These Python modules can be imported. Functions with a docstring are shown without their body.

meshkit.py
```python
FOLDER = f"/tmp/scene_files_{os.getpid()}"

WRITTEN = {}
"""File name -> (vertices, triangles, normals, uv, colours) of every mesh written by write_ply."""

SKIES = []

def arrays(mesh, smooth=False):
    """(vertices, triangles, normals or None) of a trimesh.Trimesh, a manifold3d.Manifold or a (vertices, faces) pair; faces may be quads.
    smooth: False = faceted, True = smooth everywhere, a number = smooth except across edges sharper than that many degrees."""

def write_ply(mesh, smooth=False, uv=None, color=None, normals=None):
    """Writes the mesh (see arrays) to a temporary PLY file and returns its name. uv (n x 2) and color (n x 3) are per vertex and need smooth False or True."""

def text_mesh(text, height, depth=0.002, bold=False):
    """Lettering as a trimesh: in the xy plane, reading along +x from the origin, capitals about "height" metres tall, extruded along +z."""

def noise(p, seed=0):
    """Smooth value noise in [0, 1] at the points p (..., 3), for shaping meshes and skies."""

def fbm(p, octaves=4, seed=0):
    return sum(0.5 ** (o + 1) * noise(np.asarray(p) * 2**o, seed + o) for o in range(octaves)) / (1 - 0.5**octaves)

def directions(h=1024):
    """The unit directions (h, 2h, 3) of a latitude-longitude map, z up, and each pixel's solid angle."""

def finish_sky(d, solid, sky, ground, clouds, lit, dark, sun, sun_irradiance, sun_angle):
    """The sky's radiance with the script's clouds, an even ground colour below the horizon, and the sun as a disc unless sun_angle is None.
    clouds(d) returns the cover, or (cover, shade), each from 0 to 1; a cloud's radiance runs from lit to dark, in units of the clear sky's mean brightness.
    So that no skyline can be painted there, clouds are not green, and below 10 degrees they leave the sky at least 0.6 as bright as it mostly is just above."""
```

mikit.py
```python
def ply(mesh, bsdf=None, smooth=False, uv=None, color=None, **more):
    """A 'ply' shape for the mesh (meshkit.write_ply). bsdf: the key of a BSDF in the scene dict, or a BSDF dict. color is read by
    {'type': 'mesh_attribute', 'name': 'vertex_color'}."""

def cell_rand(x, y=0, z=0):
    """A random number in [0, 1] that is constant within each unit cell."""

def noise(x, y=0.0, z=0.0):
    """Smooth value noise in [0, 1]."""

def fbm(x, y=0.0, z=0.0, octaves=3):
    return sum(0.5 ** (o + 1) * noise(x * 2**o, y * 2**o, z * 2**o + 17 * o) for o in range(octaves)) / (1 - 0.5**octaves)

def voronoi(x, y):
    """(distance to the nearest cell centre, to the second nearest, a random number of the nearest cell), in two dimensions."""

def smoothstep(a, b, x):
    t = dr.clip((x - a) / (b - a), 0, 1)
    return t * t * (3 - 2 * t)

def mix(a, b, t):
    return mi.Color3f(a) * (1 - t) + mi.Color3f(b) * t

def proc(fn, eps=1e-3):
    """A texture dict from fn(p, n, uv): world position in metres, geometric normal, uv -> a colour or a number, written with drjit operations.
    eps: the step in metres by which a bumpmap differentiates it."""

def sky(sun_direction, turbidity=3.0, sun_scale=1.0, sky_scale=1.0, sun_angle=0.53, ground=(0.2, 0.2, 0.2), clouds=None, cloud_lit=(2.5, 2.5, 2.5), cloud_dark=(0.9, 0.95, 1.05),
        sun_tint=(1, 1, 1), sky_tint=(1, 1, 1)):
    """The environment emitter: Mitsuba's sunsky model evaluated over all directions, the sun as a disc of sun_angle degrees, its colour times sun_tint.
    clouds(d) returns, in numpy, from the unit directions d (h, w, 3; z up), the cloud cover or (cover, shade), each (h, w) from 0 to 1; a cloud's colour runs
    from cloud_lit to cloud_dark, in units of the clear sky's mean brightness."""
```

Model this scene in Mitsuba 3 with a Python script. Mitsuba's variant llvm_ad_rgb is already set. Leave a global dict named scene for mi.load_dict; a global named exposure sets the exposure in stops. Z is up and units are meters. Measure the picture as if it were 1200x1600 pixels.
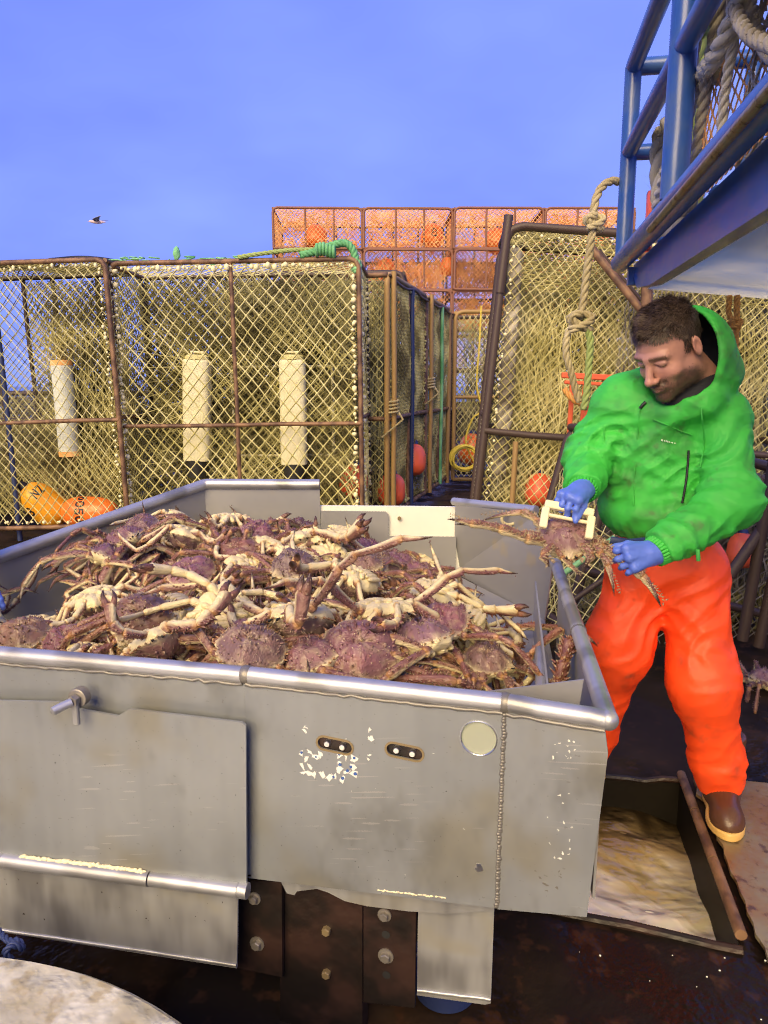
import math, random
import numpy as np, trimesh, drjit as dr, mitsuba as mi, mikit, meshkit
from shapely.geometry import Polygon, Point, box as sbox, LineString
T = mi.ScalarTransform4f
scene, labels = {}, {}
# ---------------------------------------------------------------- camera, sky, exposure
EYE, PITCH, FPX = np.array([0.0, 0.0, 1.5]), math.radians(10.0), 1109.0
CP, SP = math.cos(PITCH), math.sin(PITCH)
scene['camera'] = {'type': 'perspective', 'fov': math.degrees(2 * math.atan(600 / FPX)), 'fov_axis': 'x', 'near_clip': 0.05, 'far_clip': 20000.0,
                   'to_world': T().look_at(origin=EYE.tolist(), target=[0, CP, 1.5 - SP], up=[0, 0, 1])}
def clouds(d):
    q = d / np.maximum(d[..., 2:3] + 0.35, 0.2)
    n = meshkit.fbm(q * np.array([1.5, 2.6, 1.0]) + 3.7, 5, seed=4)
    m = meshkit.fbm(q * 5.0 + 9.1, 4, seed=9)
    shade = np.clip((n * 0.75 + m * 0.25 - 0.36) * 2.3 + np.clip(d[..., 2] - 0.18, 0, 1) * 1.3, 0, 1)
    return np.ones(d.shape[:2]), shade
scene['sky'] = mikit.sky((-0.30, -0.78, 0.54), turbidity=3, sun_scale=1.9, sun_angle=48, clouds=clouds, sun_tint=(1.0, 0.95, 0.67), sky_scale=0.75,
                         cloud_lit=(2.1, 3.0, 8.9), cloud_dark=(1.35, 1.95, 7.0), ground=(0.16, 0.14, 0.11))
exposure = 1.3
# ---------------------------------------------------------------- helpers
def ray(px, py):
    yd = (py - 800) / FPX
    return np.array([(px - 600) / FPX, CP - yd * SP, -(SP + yd * CP)])
def at(px, py, Y):
    r = ray(px, py); return EYE + r * (Y / r[1])
def atz(px, py, z):
    r = ray(px, py); return EYE + r * ((z - 1.5) / r[2])
def atp(px, py, p0, n):
    r = ray(px, py); return EYE + r * (np.dot(np.asarray(p0) - EYE, n) / np.dot(r, n))
_n = {}
def numbered(key):
    k = _n.get(key, -1) + 1; _n[key] = k
    return key if k == 0 else f'{key}_{k:03d}'
def thing(name, label, cat, group=None):
    k = numbered(name); labels[k] = {'label': label, 'category': cat}
    if group: labels[k]['group'] = group
    return k
def put(parent, name, mesh, mat, smooth=False, label=None, kind=None, **kw):
    key = numbered((parent + '__' if parent else '') + name)
    scene[key] = mikit.ply(mesh, mat, smooth=smooth, **kw)
    if label or kind:
        labels[key] = {k: v for k, v in (('label', label), ('kind', kind)) if v}
    return key
def single(name, mesh, mat, label, cat, group=None, smooth=False, kind=None, **kw):
    k = thing(name, label, cat, group); scene[k] = mikit.ply(mesh, mat, smooth=smooth, **kw)
    if kind: labels[k]['kind'] = kind
    return k
def struct(name, mesh, mat, smooth=False):
    k = numbered(name); scene[k] = mikit.ply(mesh, mat, smooth=smooth); labels[k] = {'kind': 'structure', 'label': name.replace('_', ' ')}
    return k
def nrm(v):
    v = np.asarray(v, float); return v / (np.linalg.norm(v, axis=-1, keepdims=True) + 1e-12)
def V(*a): return np.array(a, float)
def TM(v, f): return trimesh.Trimesh(np.asarray(v, float), np.asarray(f, int), process=False)
def cat(ms):
    v, f, o = [], [], 0
    for m in ms:
        v.append(np.asarray(m.vertices)); f.append(np.asarray(m.faces) + o); o += len(m.vertices)
    return TM(np.vstack(v), np.vstack(f))
def xf(m, M):
    M = np.asarray(M); v = np.asarray(m.vertices) @ M[:3, :3].T + M[:3, 3]
    f = np.asarray(m.faces)
    return TM(v, f[:, ::-1] if np.linalg.det(M[:3, :3]) < 0 else f)
def frame(o, x, y, z):
    M = np.eye(4); M[:3, 0], M[:3, 1], M[:3, 2], M[:3, 3] = x, y, z, o; return M
def tube(pts, r, sides=8, caps=True, flat=1.0, up=None):
    p = np.asarray(pts, float); n = len(p)
    t = np.empty_like(p); t[1:-1] = p[2:] - p[:-2]; t[0] = p[1] - p[0]; t[-1] = p[-1] - p[-2]; t = nrm(t)
    a = np.empty_like(p)
    ref = V(0, 0, 1) if up is None else np.asarray(up, float)
    if abs(np.dot(ref, t[0])) > 0.95: ref = V(1, 0, 0) if up is None else V(0.3, 0.5, 0.81)
    c = ref - t[0] * np.dot(ref, t[0]); c = c / np.linalg.norm(c)
    for i in range(n):
        c = c - t[i] * np.dot(c, t[i]); c = c / (np.linalg.norm(c) + 1e-12); a[i] = c
    b = np.cross(t, a); r = np.broadcast_to(np.asarray(r, float), (n,))
    ang = np.arange(sides) * 2 * np.pi / sides
    v = p[:, None] + r[:, None, None] * (np.cos(ang)[None, :, None] * a[:, None] + flat * np.sin(ang)[None, :, None] * b[:, None])
    i, j = np.meshgrid(np.arange(n - 1), np.arange(sides), indexing='ij'); k = (j + 1) % sides
    q = np.stack([i * sides + j, i * sides + k, (i + 1) * sides + k, (i + 1) * sides + j], -1).reshape(-1, 4)
    f = np.vstack([q[:, [0, 1, 2]], q[:, [0, 2, 3]]]); v = v.reshape(-1, 3)
    if caps:
        v = np.vstack([v, p[:1], p[-1:]]); j = np.arange(sides); k = (j + 1) % sides; m = n * sides
        f = np.vstack([f, np.stack([k, j, j * 0 + m], 1), np.stack([(n - 1) * sides + j, (n - 1) * sides + k, j * 0 + m + 1], 1)])
    return TM(v, f)
def rod(a, b, r, sides=10, seg=1, wob=0.0, seed=0):
    p = np.linspace(a, b, seg + 1)
    if wob: p = p + (np.random.default_rng(seed).random((seg + 1, 3)) - 0.5) * wob * 2
    return tube(p, r, sides)
def pipe(pts, r, sides=14):
    """a welded pipe: the run with a short rounded mitre at each bend"""
    p = [np.asarray(q, float) for q in pts]; out = [p[0]]
    for i in range(1, len(p) - 1):
        d0, d1 = nrm(p[i - 1] - p[i]), nrm(p[i + 1] - p[i]); k = r * 0.9
        for s in (1, .4): out.append(p[i] + d0 * k * s)
        for s in (.4, 1): out.append(p[i] + d1 * k * s)
    out.append(p[-1]); return tube(out, r, sides)
def cbox(c, s, ch=0.004, M=None):
    h = np.asarray(s, float) / 2; ch = min(ch, h.min() * 0.8); pts = []
    for sx in (-1, 1):
        for sy in (-1, 1):
            for sz in (-1, 1):
                for k in range(3):
                    q = h - ch; q = q.copy(); q[k] = h[k]; pts.append(q * (sx, sy, sz))
    m = trimesh.convex.convex_hull(np.array(pts)); m = TM(m.vertices + np.asarray(c, float), m.faces)
    return xf(m, M) if M is not None else m
def slab(poly, th, M):
    """a plate: 2-D polygon in the frame M, its front face on z=0 and its thickness to -z"""
    m = trimesh.creation.extrude_polygon(poly, th, engine='earcut')
    m.apply_translation([0, 0, -th]); return xf(m, M)
def blob(c, r, sub=1, M=None, seed=0, rough=0.0):
    m = trimesh.creation.icosphere(subdivisions=sub); v = m.vertices.copy()
    if rough: v *= (1 + rough * (meshkit.fbm(v * 2.3 + seed * 7.1, 3) - 0.5) * 2)[:, None]
    v = v * np.asarray(r, float)
    if M is not None: v = v @ np.asarray(M)[:3, :3].T
    return TM(v + np.asarray(c, float), m.faces)
def curve(pts, n=40):
    """Catmull-Rom through the points"""
    p = np.asarray(pts, float); p = np.vstack([2 * p[0] - p[1], p, 2 * p[-1] - p[-2]]); out = []
    m = len(p) - 3; per = max(2, n // m)
    for i in range(m):
        a, b, c, d = p[i:i + 4]
        t = np.linspace(0, 1, per, endpoint=False)[:, None]
        out.append(0.5 * (2 * b + (c - a) * t + (2 * a - 5 * b + 4 * c - d) * t ** 2 + (3 * b - a - 3 * c + d) * t ** 3))
    out.append(p[-2][None]); return np.vstack(out)
def rope(pts, r, pitch=None, n=None, strands=3, sides=6, fuzz=0):
    """a laid rope: three strands twisted about the curve"""
    c = np.asarray(pts, float); L = np.r_[0, np.cumsum(np.linalg.norm(np.diff(c, axis=0), axis=1))]
    pitch = pitch or r * 7; n = n or int(min(900, max(12, L[-1] / pitch * 9)))
    s = np.linspace(0, L[-1], n); p = np.stack([np.interp(s, L, c[:, k]) for k in range(3)], 1)
    t = nrm(np.gradient(p, axis=0)); a = np.empty_like(p); q = V(0.31, 0.2, 0.93)
    for i in range(n):
        q = q - t[i] * np.dot(q, t[i]); q = q / np.linalg.norm(q); a[i] = q
    b = np.cross(t, a); ms = []
    for k in range(strands):
        w = s / pitch * 2 * np.pi + k * 2 * np.pi / strands
        ms.append(tube(p + 0.52 * r * (np.cos(w)[:, None] * a + np.sin(w)[:, None] * b), r * 0.56, sides))
    if fuzz:
        g = np.random.default_rng(int(L[-1] * 1000)); i = g.integers(0, n, fuzz); d = nrm(g.normal(size=(fuzz, 3)))
        p0 = p[i] + d * r * .7; p1 = p0 + d * r * g.uniform(.5, 1.5, (fuzz, 1)) + t[i] * r; w = nrm(np.cross(d, t[i] + .1)) * r * .06
        v = np.stack([p0 - w, p0 + w, p1], 1).reshape(-1, 3); ms.append(TM(v, np.arange(len(v)).reshape(-1, 3)))
    return cat(ms)
def net(o, U, W, w, h, pw, ph, r, seed=0, sag=0.02, wob=0.01, knots=True, seglen=None, rot=False):
    """diamond netting in the parallelogram o + a U + b W: two families of cords, tied at the crossings"""
    U, W = nrm(U), nrm(W); N = nrm(np.cross(U, W)); ms = []; seglen = seglen or ph * 0.5
    ph_ = np.random.default_rng(seed).random(8) * 6.28
    def disp(a, b):
        e = np.clip(np.minimum(np.minimum(a, w - a), np.minimum(b, h - b)) / 0.12, 0, 1)
        dn = sag * (np.sin(a * 2.3 + ph_[0]) * np.sin(b * 1.9 + ph_[1]) + .5 * np.sin(a * 5.1 + ph_[2] + b * 3.3)) * e
        du = wob * (np.sin(b * 6.1 + ph_[3]) + .7 * np.sin(a * 9.3 + b * 4 + ph_[4])); dw = wob * (np.sin(a * 5.7 + ph_[5]) + .7 * np.sin(b * 10.1 - a * 3 + ph_[6]))
        return (o + (a + du * e)[:, None] * U + (b + dw * e)[:, None] * W + dn[:, None] * N)
    vs, fs, off = [], [], 0
    sl = ph / pw
    for sgn in (1, -1):
        D = nrm(U * pw + W * ph * sgn); Q = nrm(np.cross(N, D))
        lo, hi = (-h / sl, w) if sgn > 0 else (0, w + h / sl)
        for a0 in np.arange(math.ceil(lo / pw) * pw + pw * .5, hi, pw):
            # a = a0 + s*pw, b = s*ph (sgn>0) ; a = a0 - ... (sgn<0)
            s0, s1 = 0.0, h / ph
            if sgn > 0: s0 = max(s0, -a0 / pw); s1 = min(s1, (w - a0) / pw)
            else: s0 = max(s0, (a0 - w) / pw); s1 = min(s1, a0 / pw)
            if s1 - s0 < .05: continue
            n = max(2, int((s1 - s0) * ph / seglen) + 1); s = np.linspace(s0, s1, n)
            p = disp(a0 + sgn * s * pw, s * ph)
            v = np.stack([p + N * r, p - N * .5 * r + Q * .87 * r, p - N * .5 * r - Q * .87 * r], 1).reshape(-1, 3)
            i, j = np.meshgrid(np.arange(n - 1), np.arange(3), indexing='ij'); k = (j + 1) % 3
            q = np.stack([i * 3 + j, i * 3 + k, (i + 1) * 3 + k, (i + 1) * 3 + j], -1).reshape(-1, 4)
            fs.append(np.vstack([q[:, [0, 1, 2]], q[:, [0, 2, 3]]]) + off); vs.append(v); off += len(v)
    if knots:
        na, nb = int(w / pw * 2), int(h / ph * 2)
        A, B = np.meshgrid((np.arange(na) + 1) * pw / 2, (np.arange(nb) + 1) * ph / 2, indexing='ij')
        i, j = np.meshgrid(np.arange(na), np.arange(nb), indexing='ij'); on = ((i + j) % 2 == 1) & (A < w) & (B < h)
        c = disp(A[on], B[on]); k = 2.0 * r
        oct_ = np.array([U * k, -U * k, W * k, -W * k, N * k, -N * k]); of = np.array([[0, 2, 4], [2, 1, 4], [1, 3, 4], [3, 0, 4], [2, 0, 5], [1, 2, 5], [3, 1, 5], [0, 3, 5]])
        vs.append((c[:, None] + oct_[None]).reshape(-1, 3)); fs.append((of[None] + (np.arange(len(c)) * 6)[:, None, None]).reshape(-1, 3) + off)
    return TM(np.vstack(vs), np.vstack(fs))
# implicit surfaces -> smooth meshes (surface nets on a rectilinear grid)
def snet(f, xs, ys, zs):
    nx, ny, nz = len(xs), len(ys), len(zs)
    G = np.stack(np.meshgrid(xs, ys, zs, indexing='ij'), -1).astype(np.float32)
    F = np.empty((nx, ny, nz), np.float32)
    step = max(1, int(4e5 // (ny * nz)))
    for i in range(0, nx, step):
        F[i:i + step] = f(G[i:i + step].reshape(-1, 3)).reshape(-1, ny, nz)
    s = F < 0
    acc = np.zeros((nx - 1, ny - 1, nz - 1, 3), np.float32); cnt = np.zeros((nx - 1, ny - 1, nz - 1), np.float32)
    def sl(o): return tuple(slice(k, None if k else -1) for k in o)
    cs = [(a, b, c) for a in (0, 1) for b in (0, 1) for c in (0, 1)]
    for a in cs:
        for ax in range(3):
            if a[ax]: continue
            b = list(a); b[ax] = 1; b = tuple(b)
            A, B = sl(a), sl(b); m = s[A] != s[B]
            if not m.any(): continue
            fa, fb = F[A][m], F[B][m]; t = (fa / (fa - fb))[:, None]
            acc[m] += G[A][m] * (1 - t) + G[B][m] * t; cnt[m] += 1
    on = cnt > 0; idx = -np.ones(cnt.shape, np.int64); idx[on] = np.arange(on.sum()); v = acc[on] / cnt[on][:, None]; fs = []
    for ax in range(3):
        a, b = [slice(None)] * 3, [slice(None)] * 3; a[ax] = slice(0, -1); b[ax] = slice(1, None)
        m = s[tuple(a)] != s[tuple(b)]; o = [k for k in range(3) if k != ax]
        e = np.argwhere(m); e = e[(e[:, o[0]] > 0) & (e[:, o[1]] > 0) & (e[:, o[0]] < F.shape[o[0]] - 1) & (e[:, o[1]] < F.shape[o[1]] - 1)]
        def ci(d0, d1):
            k = e.copy(); k[:, o[0]] -= d0; k[:, o[1]] -= d1; return idx[k[:, 0], k[:, 1], k[:, 2]]
        q = np.stack([ci(1, 1), ci(0, 1), ci(0, 0), ci(1, 0)], 1)
        ins = s[tuple(a)][m][: len(m[m])] if False else s[e[:, 0], e[:, 1], e[:, 2]]
        flip = ins if ax != 1 else ~ins
        q = np.where(flip[:, None], q, q[:, ::-1]); fs.append(q)
    q = np.vstack(fs); return TM(v, np.vstack([q[:, [0, 1, 2]], q[:, [0, 2, 3]]]))
def grid(lo, hi, h): return np.arange(lo, hi + h, h)
def capsule(p, a, b, ra, rb):
    a, b = np.asarray(a, np.float32), np.asarray(b, np.float32); ba = b - a
    h = np.clip(((p - a) @ ba) / np.dot(ba, ba), 0, 1)
    return np.linalg.norm(p - a - h[:, None] * ba, axis=1) - (ra + (rb - ra) * h)
def ellip(p, c, r, R=None):
    q = p - np.asarray(c, np.float32)
    if R is not None: q = q @ np.asarray(R, np.float32)
    r = np.asarray(r, np.float32); k0 = np.linalg.norm(q / r, axis=1); k1 = np.linalg.norm(q / (r * r), axis=1) + 1e-6
    return k0 * (k0 - 1) / k1
def smin(a, b, k):
    h = np.clip(0.5 + 0.5 * (b - a) / k, 0, 1); return b * (1 - h) + a * h - k * h * (1 - h)
def smax(a, b, k): return -smin(-a, -b, k)
# ---------------------------------------------------------------- materials
N_, FB, SS, MX = mikit.noise, mikit.fbm, mikit.smoothstep, mikit.mix
def mat(name, base, rough=0.5, metal=0.0, bump=None, bscale=0.001, eps=1e-3, two=True, spec=0.5, **kw):
    b = base if isinstance(base, dict) else {'type': 'rgb', 'value': list(base)}
    d = {'type': 'principled', 'base_color': b, 'roughness': rough, 'metallic': metal, 'specular': spec, **kw}
    if bump is not None: d = {'type': 'bumpmap', 'arbitrary': mikit.proc(bump, eps), 'scale': bscale, 'bsdf': d}
    scene[name] = {'type': 'twosided', 'bsdf': d} if two else d
def steel_col(p, n, uv):
    # streaks run down the sheet, mottled oxide, warm stains in patches
    a = FB(p.x * 3.1, p.y * 3.1, p.z * 2.3, 3); b = FB(p.x * 38, p.y * 38, p.z * 2.2, 2); c = FB(p.x * 7 + 5, p.y * 7, p.z * 5, 3); s = N_(p.x * 160, p.y * 160, p.z * 160)
    col = MX((0.215, 0.236, 0.252), (0.29, 0.308, 0.318), a)
    col = col * (0.93 + 0.14 * b)
    col = MX(col, mi.Color3f(0.22, 0.20, 0.13), SS(0.50, 0.78, c) * 0.55)
    gr = SS(.52, .72, FB(p.x * 2.2 + 7, p.y * 2.2, p.z * 3.4, 4) * .7 + .3 * FB(p.x * 30, p.y * 30, p.z * 14, 3)); col = MX(col, mi.Color3f(0.15, 0.155, 0.15), gr * .55)
    q = SS(.80, .86, N_(p.x * 9 + p.z * 40, p.y * 9, p.z * 170 - p.x * 30)) * SS(.5, .7, N_(p.x * 5, p.y * 5, p.z * 5)); col = MX(col, mi.Color3f(0.42, 0.42, 0.41), q * .35)
    return MX(col, mi.Color3f(0.12, 0.10, 0.08), SS(0.88, 0.95, s) * 0.28)
def steel_rough(p, n, uv): return 0.34 + 0.25 * FB(p.x * 9, p.y * 9, p.z * 6, 2)
def steel_bump(p, n, uv): return FB(p.x * 5, p.y * 5, p.z * 5, 2) * 5.0 + 0.35 * FB(p.x * 21, p.y * 21, p.z * 17, 2) + 0.25 * FB(p.x * 60, p.y * 60, p.z * 20, 2)
mat('steel', mikit.proc(steel_col), mikit.proc(steel_rough), 0.45, steel_bump, 0.0016)
def inner_col(p, n, uv):
    a = FB(p.x * 2.6 + 9, p.y * 2.6, p.z * 3, 3); b = FB(p.x * 14, p.y * 14, p.z * 9, 3)
    col = MX((0.25, 0.255, 0.275), (0.32, 0.32, 0.32), a)
    return MX(col, mi.Color3f(0.36, 0.31, 0.2), SS(0.62, 0.8, b) * 0.6)
mat('steel_inner', mikit.proc(inner_col), 0.38, 0.35, steel_bump, 0.001)
def dirty_col(p, n, uv):
    a = FB(p.x * 30, p.y * 30, p.z * 5, 3); b = FB(p.x * 6, p.y * 6, p.z * 8, 3)
    col = MX((0.17, 0.17, 0.175), (0.34, 0.35, 0.355), SS(0.28, 0.66, a * .45 + b * .55))
    return MX(col, mi.Color3f(0.30, 0.27, 0.17), SS(0.55, 0.75, b) * .5)
mat('steel_dirty', mikit.proc(dirty_col), 0.42, 0.4, steel_bump, 0.0015)
def tubecol(p, n, uv):
    b = FB(p.x * 12, p.y * 12, p.z * 12, 3); return MX((0.46, 0.47, 0.49), (0.28, 0.28, 0.275), SS(0.45, 0.75, b))
mat('tube_metal', mikit.proc(tubecol), 0.44, 0.7)
mat('weld', (0.20, 0.19, 0.17), 0.45, 0.5, steel_bump, 0.004)
mat('bolt_metal', (0.27, 0.25, 0.22), 0.4, 0.6)
mat('bolt_brass', (0.25, 0.19, 0.10), 0.45, 0.4)
mat('chrome', (0.75, 0.75, 0.76), 0.18, 0.95)
def rustd(p, n, uv):
    a = FB(p.x * 11, p.y * 11, p.z * 9, 4); return MX((0.012, 0.009, 0.008), (0.038, 0.020, 0.016), SS(0.35, 0.7, a))
def rough_bump(p, n, uv): return FB(p.x * 45, p.y * 45, p.z * 45, 4)
mat('rust_dark', mikit.proc(rustd), 0.42, 0.1, rough_bump, 0.003)
def rustp(p, n, uv):
    a = FB(p.x * 6, p.y * 6, p.z * 6, 5); b = FB(p.x * 40 + 3, p.y * 40, p.z * 40, 4)
    c = MX((0.23, 0.20, 0.125), (0.22, 0.11, 0.035), SS(0.35, 0.72, a * .7 + b * .3)); return MX(c, mi.Color3f(0.06, 0.035, 0.025), SS(0.55, 0.75, b) * .8)
mat('rust_plate', mikit.proc(rustp), 0.34, 0.2, rough_bump, 0.0025)
def barcol(p, n, uv):
    a = FB(p.x * 17, p.y * 17, p.z * 11, 3); return MX((0.085, 0.045, 0.030), (0.23, 0.13, 0.07), SS(0.3, 0.7, a))
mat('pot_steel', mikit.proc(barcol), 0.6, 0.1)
mat('well_dark', (0.010, 0.008, 0.006), 0.5, spec=0.15)
mat('pot_steel_tan', (0.30, 0.19, 0.07), 0.6)
mat('pot_steel_orange', (0.20, 0.085, 0.045), 0.6)
mat('port_grey', (0.30, 0.325, 0.25), 0.5)
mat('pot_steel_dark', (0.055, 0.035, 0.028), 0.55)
def netcol(c0, c1):
    def f(p, n, uv): return MX(c0, c1, SS(0.3, 0.7, FB(p.x * 4, p.y * 4, p.z * 4, 3)))
    return mikit.proc(f)
mat('net_cream', netcol((0.46, 0.42, 0.15), (0.70, 0.65, 0.32)), 0.8)
mat('lacing_pale', (0.74, 0.69, 0.42), 0.7)
mat('rope_pale', netcol((0.30, 0.28, 0.21), (0.52, 0.49, 0.40)), 0.9)
mat('net_olive', netcol((0.13, 0.115, 0.042), (0.50, 0.46, 0.19)), 0.85)
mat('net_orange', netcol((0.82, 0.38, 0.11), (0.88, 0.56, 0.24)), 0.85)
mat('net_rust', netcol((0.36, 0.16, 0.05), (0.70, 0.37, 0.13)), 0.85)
mat('net_grey', netcol((0.12, 0.105, 0.09), (0.30, 0.275, 0.22)), 0.85)
mat('rope_beige', netcol((0.30, 0.25, 0.13), (0.50, 0.44, 0.27)), 0.85)
mat('rope_yellow', (0.62, 0.50, 0.07), 0.7)
mat('rope_orange', (0.55, 0.27, 0.06), 0.75)
mat('rope_green', netcol((0.09, 0.32, 0.13), (0.22, 0.50, 0.24)), 0.75)
mat('rope_lime', (0.28, 0.36, 0.12), 0.8)
mat('rope_grey', netcol((0.16, 0.14, 0.11), (0.38, 0.35, 0.28)), 0.9)
mat('rubber_black', (0.02, 0.02, 0.02), 0.5)
def creamc(p, n, uv):
    a = FB(p.x * 14, p.y * 14, p.z * 6, 3); return MX((0.66, 0.62, 0.36), (0.78, 0.75, 0.55), a)
mat('plastic_cream', mikit.proc(creamc), 0.45)
mat('plastic_pale', (0.62, 0.66, 0.58), 0.45)
mat('gauge_plastic', (0.74, 0.66, 0.42), 0.4)
mat('poly_white', (0.66, 0.66, 0.60), 0.45)
mat('buoy_orange', (0.82, 0.19, 0.03), 0.28)
mat('buoy_red', (0.72, 0.12, 0.05), 0.4)
mat('buoy_yellow', (0.80, 0.36, 0.02), 0.3)
mat('ink', (0.015, 0.013, 0.02), 0.5)
mat('orange_plastic', (0.75, 0.14, 0.05), 0.45)
def bluec(p, n, uv):
    a = FB(p.x * 9, p.y * 9, p.z * 9, 4); return MX((0.020, 0.075, 0.30), (0.05, 0.10, 0.26), SS(.35, .75, a))
mat('blue_paint', mikit.proc(bluec), 0.28, 0.0, steel_bump, 0.0015, clearcoat=0.4)
scene['white_tarp'] = {'type': 'principledthin', 'base_color': {'type': 'rgb', 'value': [0.98, 0.91, 0.52]}, 'roughness': 0.5, 'diff_trans': 1.9, 'spec_trans': 0.0}
mat('dark_blue', (0.02, 0.035, 0.12), 0.6)
def deckc(p, n, uv):
    a = FB(p.x * 3.3, p.y * 3.3, 0.0, 4); b = FB(p.x * 26, p.y * 26, 0.3, 3)
    c = MX((0.010, 0.007, 0.006), (0.034, 0.021, 0.014), SS(.3, .7, a)); return MX(c, mi.Color3f(0.055, 0.025, 0.014), SS(.55, .75, b) * .55)
def deck_rough(p, n, uv): return 0.22 + 0.5 * SS(.35, .65, FB(p.x * 5 + 2, p.y * 5, 0.0, 3))
def deckb(p, n, uv): return FB(p.x * 16, p.y * 16, 0.0, 4) + 0.5 * FB(p.x * 70, p.y * 70, 0.0, 2)
mat('deck_wet', mikit.proc(deckc), mikit.proc(deck_rough), 0.0, deckb, 0.005, spec=0.16)
def waterc(p, n, uv):
    u = p.x * 0.80 - p.y * 0.6; w = p.x * 0.6 + p.y * 0.80; k = 0.5 * FB(p.x * 4, p.y * 4, 2.0, 3)
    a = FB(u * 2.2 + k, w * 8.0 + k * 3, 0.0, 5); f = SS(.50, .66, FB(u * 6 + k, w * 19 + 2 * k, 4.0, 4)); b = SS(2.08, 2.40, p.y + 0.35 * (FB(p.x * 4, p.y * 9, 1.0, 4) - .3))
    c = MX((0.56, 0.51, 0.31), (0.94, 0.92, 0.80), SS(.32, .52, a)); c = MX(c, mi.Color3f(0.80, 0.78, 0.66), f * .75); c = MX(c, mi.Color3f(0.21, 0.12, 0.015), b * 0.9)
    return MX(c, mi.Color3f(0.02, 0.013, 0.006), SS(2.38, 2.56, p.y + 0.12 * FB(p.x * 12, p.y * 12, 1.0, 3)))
def waterb(p, n, uv): return FB(p.x * 5, p.y * 9, 0.0, 4)
mat('foam_water', mikit.proc(waterc), 0.08, 0.0, waterb, 0.05)
def lidc(p, n, uv):
    a = FB(p.x * 9, p.y * 9, p.z * 9, 4); b = FB(p.x * 34, p.y * 34, p.z * 34, 3)
    c = MX((0.36, 0.33, 0.23), (0.62, 0.61, 0.53), SS(.3, .65, a)); return MX(c, mi.Color3f(0.33, 0.26, 0.13), SS(.50, .70, b) * .65)
def lidb(p, n, uv): return FB(p.x * 28, p.y * 28, p.z * 28, 4)
mat('lid_plastic', mikit.proc(lidc), 0.12, 0.0, lidb, 0.014)
def seab(p, n, uv): return FB(p.x * .5, p.y * .9, 0.0, 4)
mat('sea_water', (0.02, 0.035, 0.06), 0.12, 0.0, seab, 0.25, eps=0.05)
VC = {'type': 'mesh_attribute', 'name': 'vertex_color'}
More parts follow.
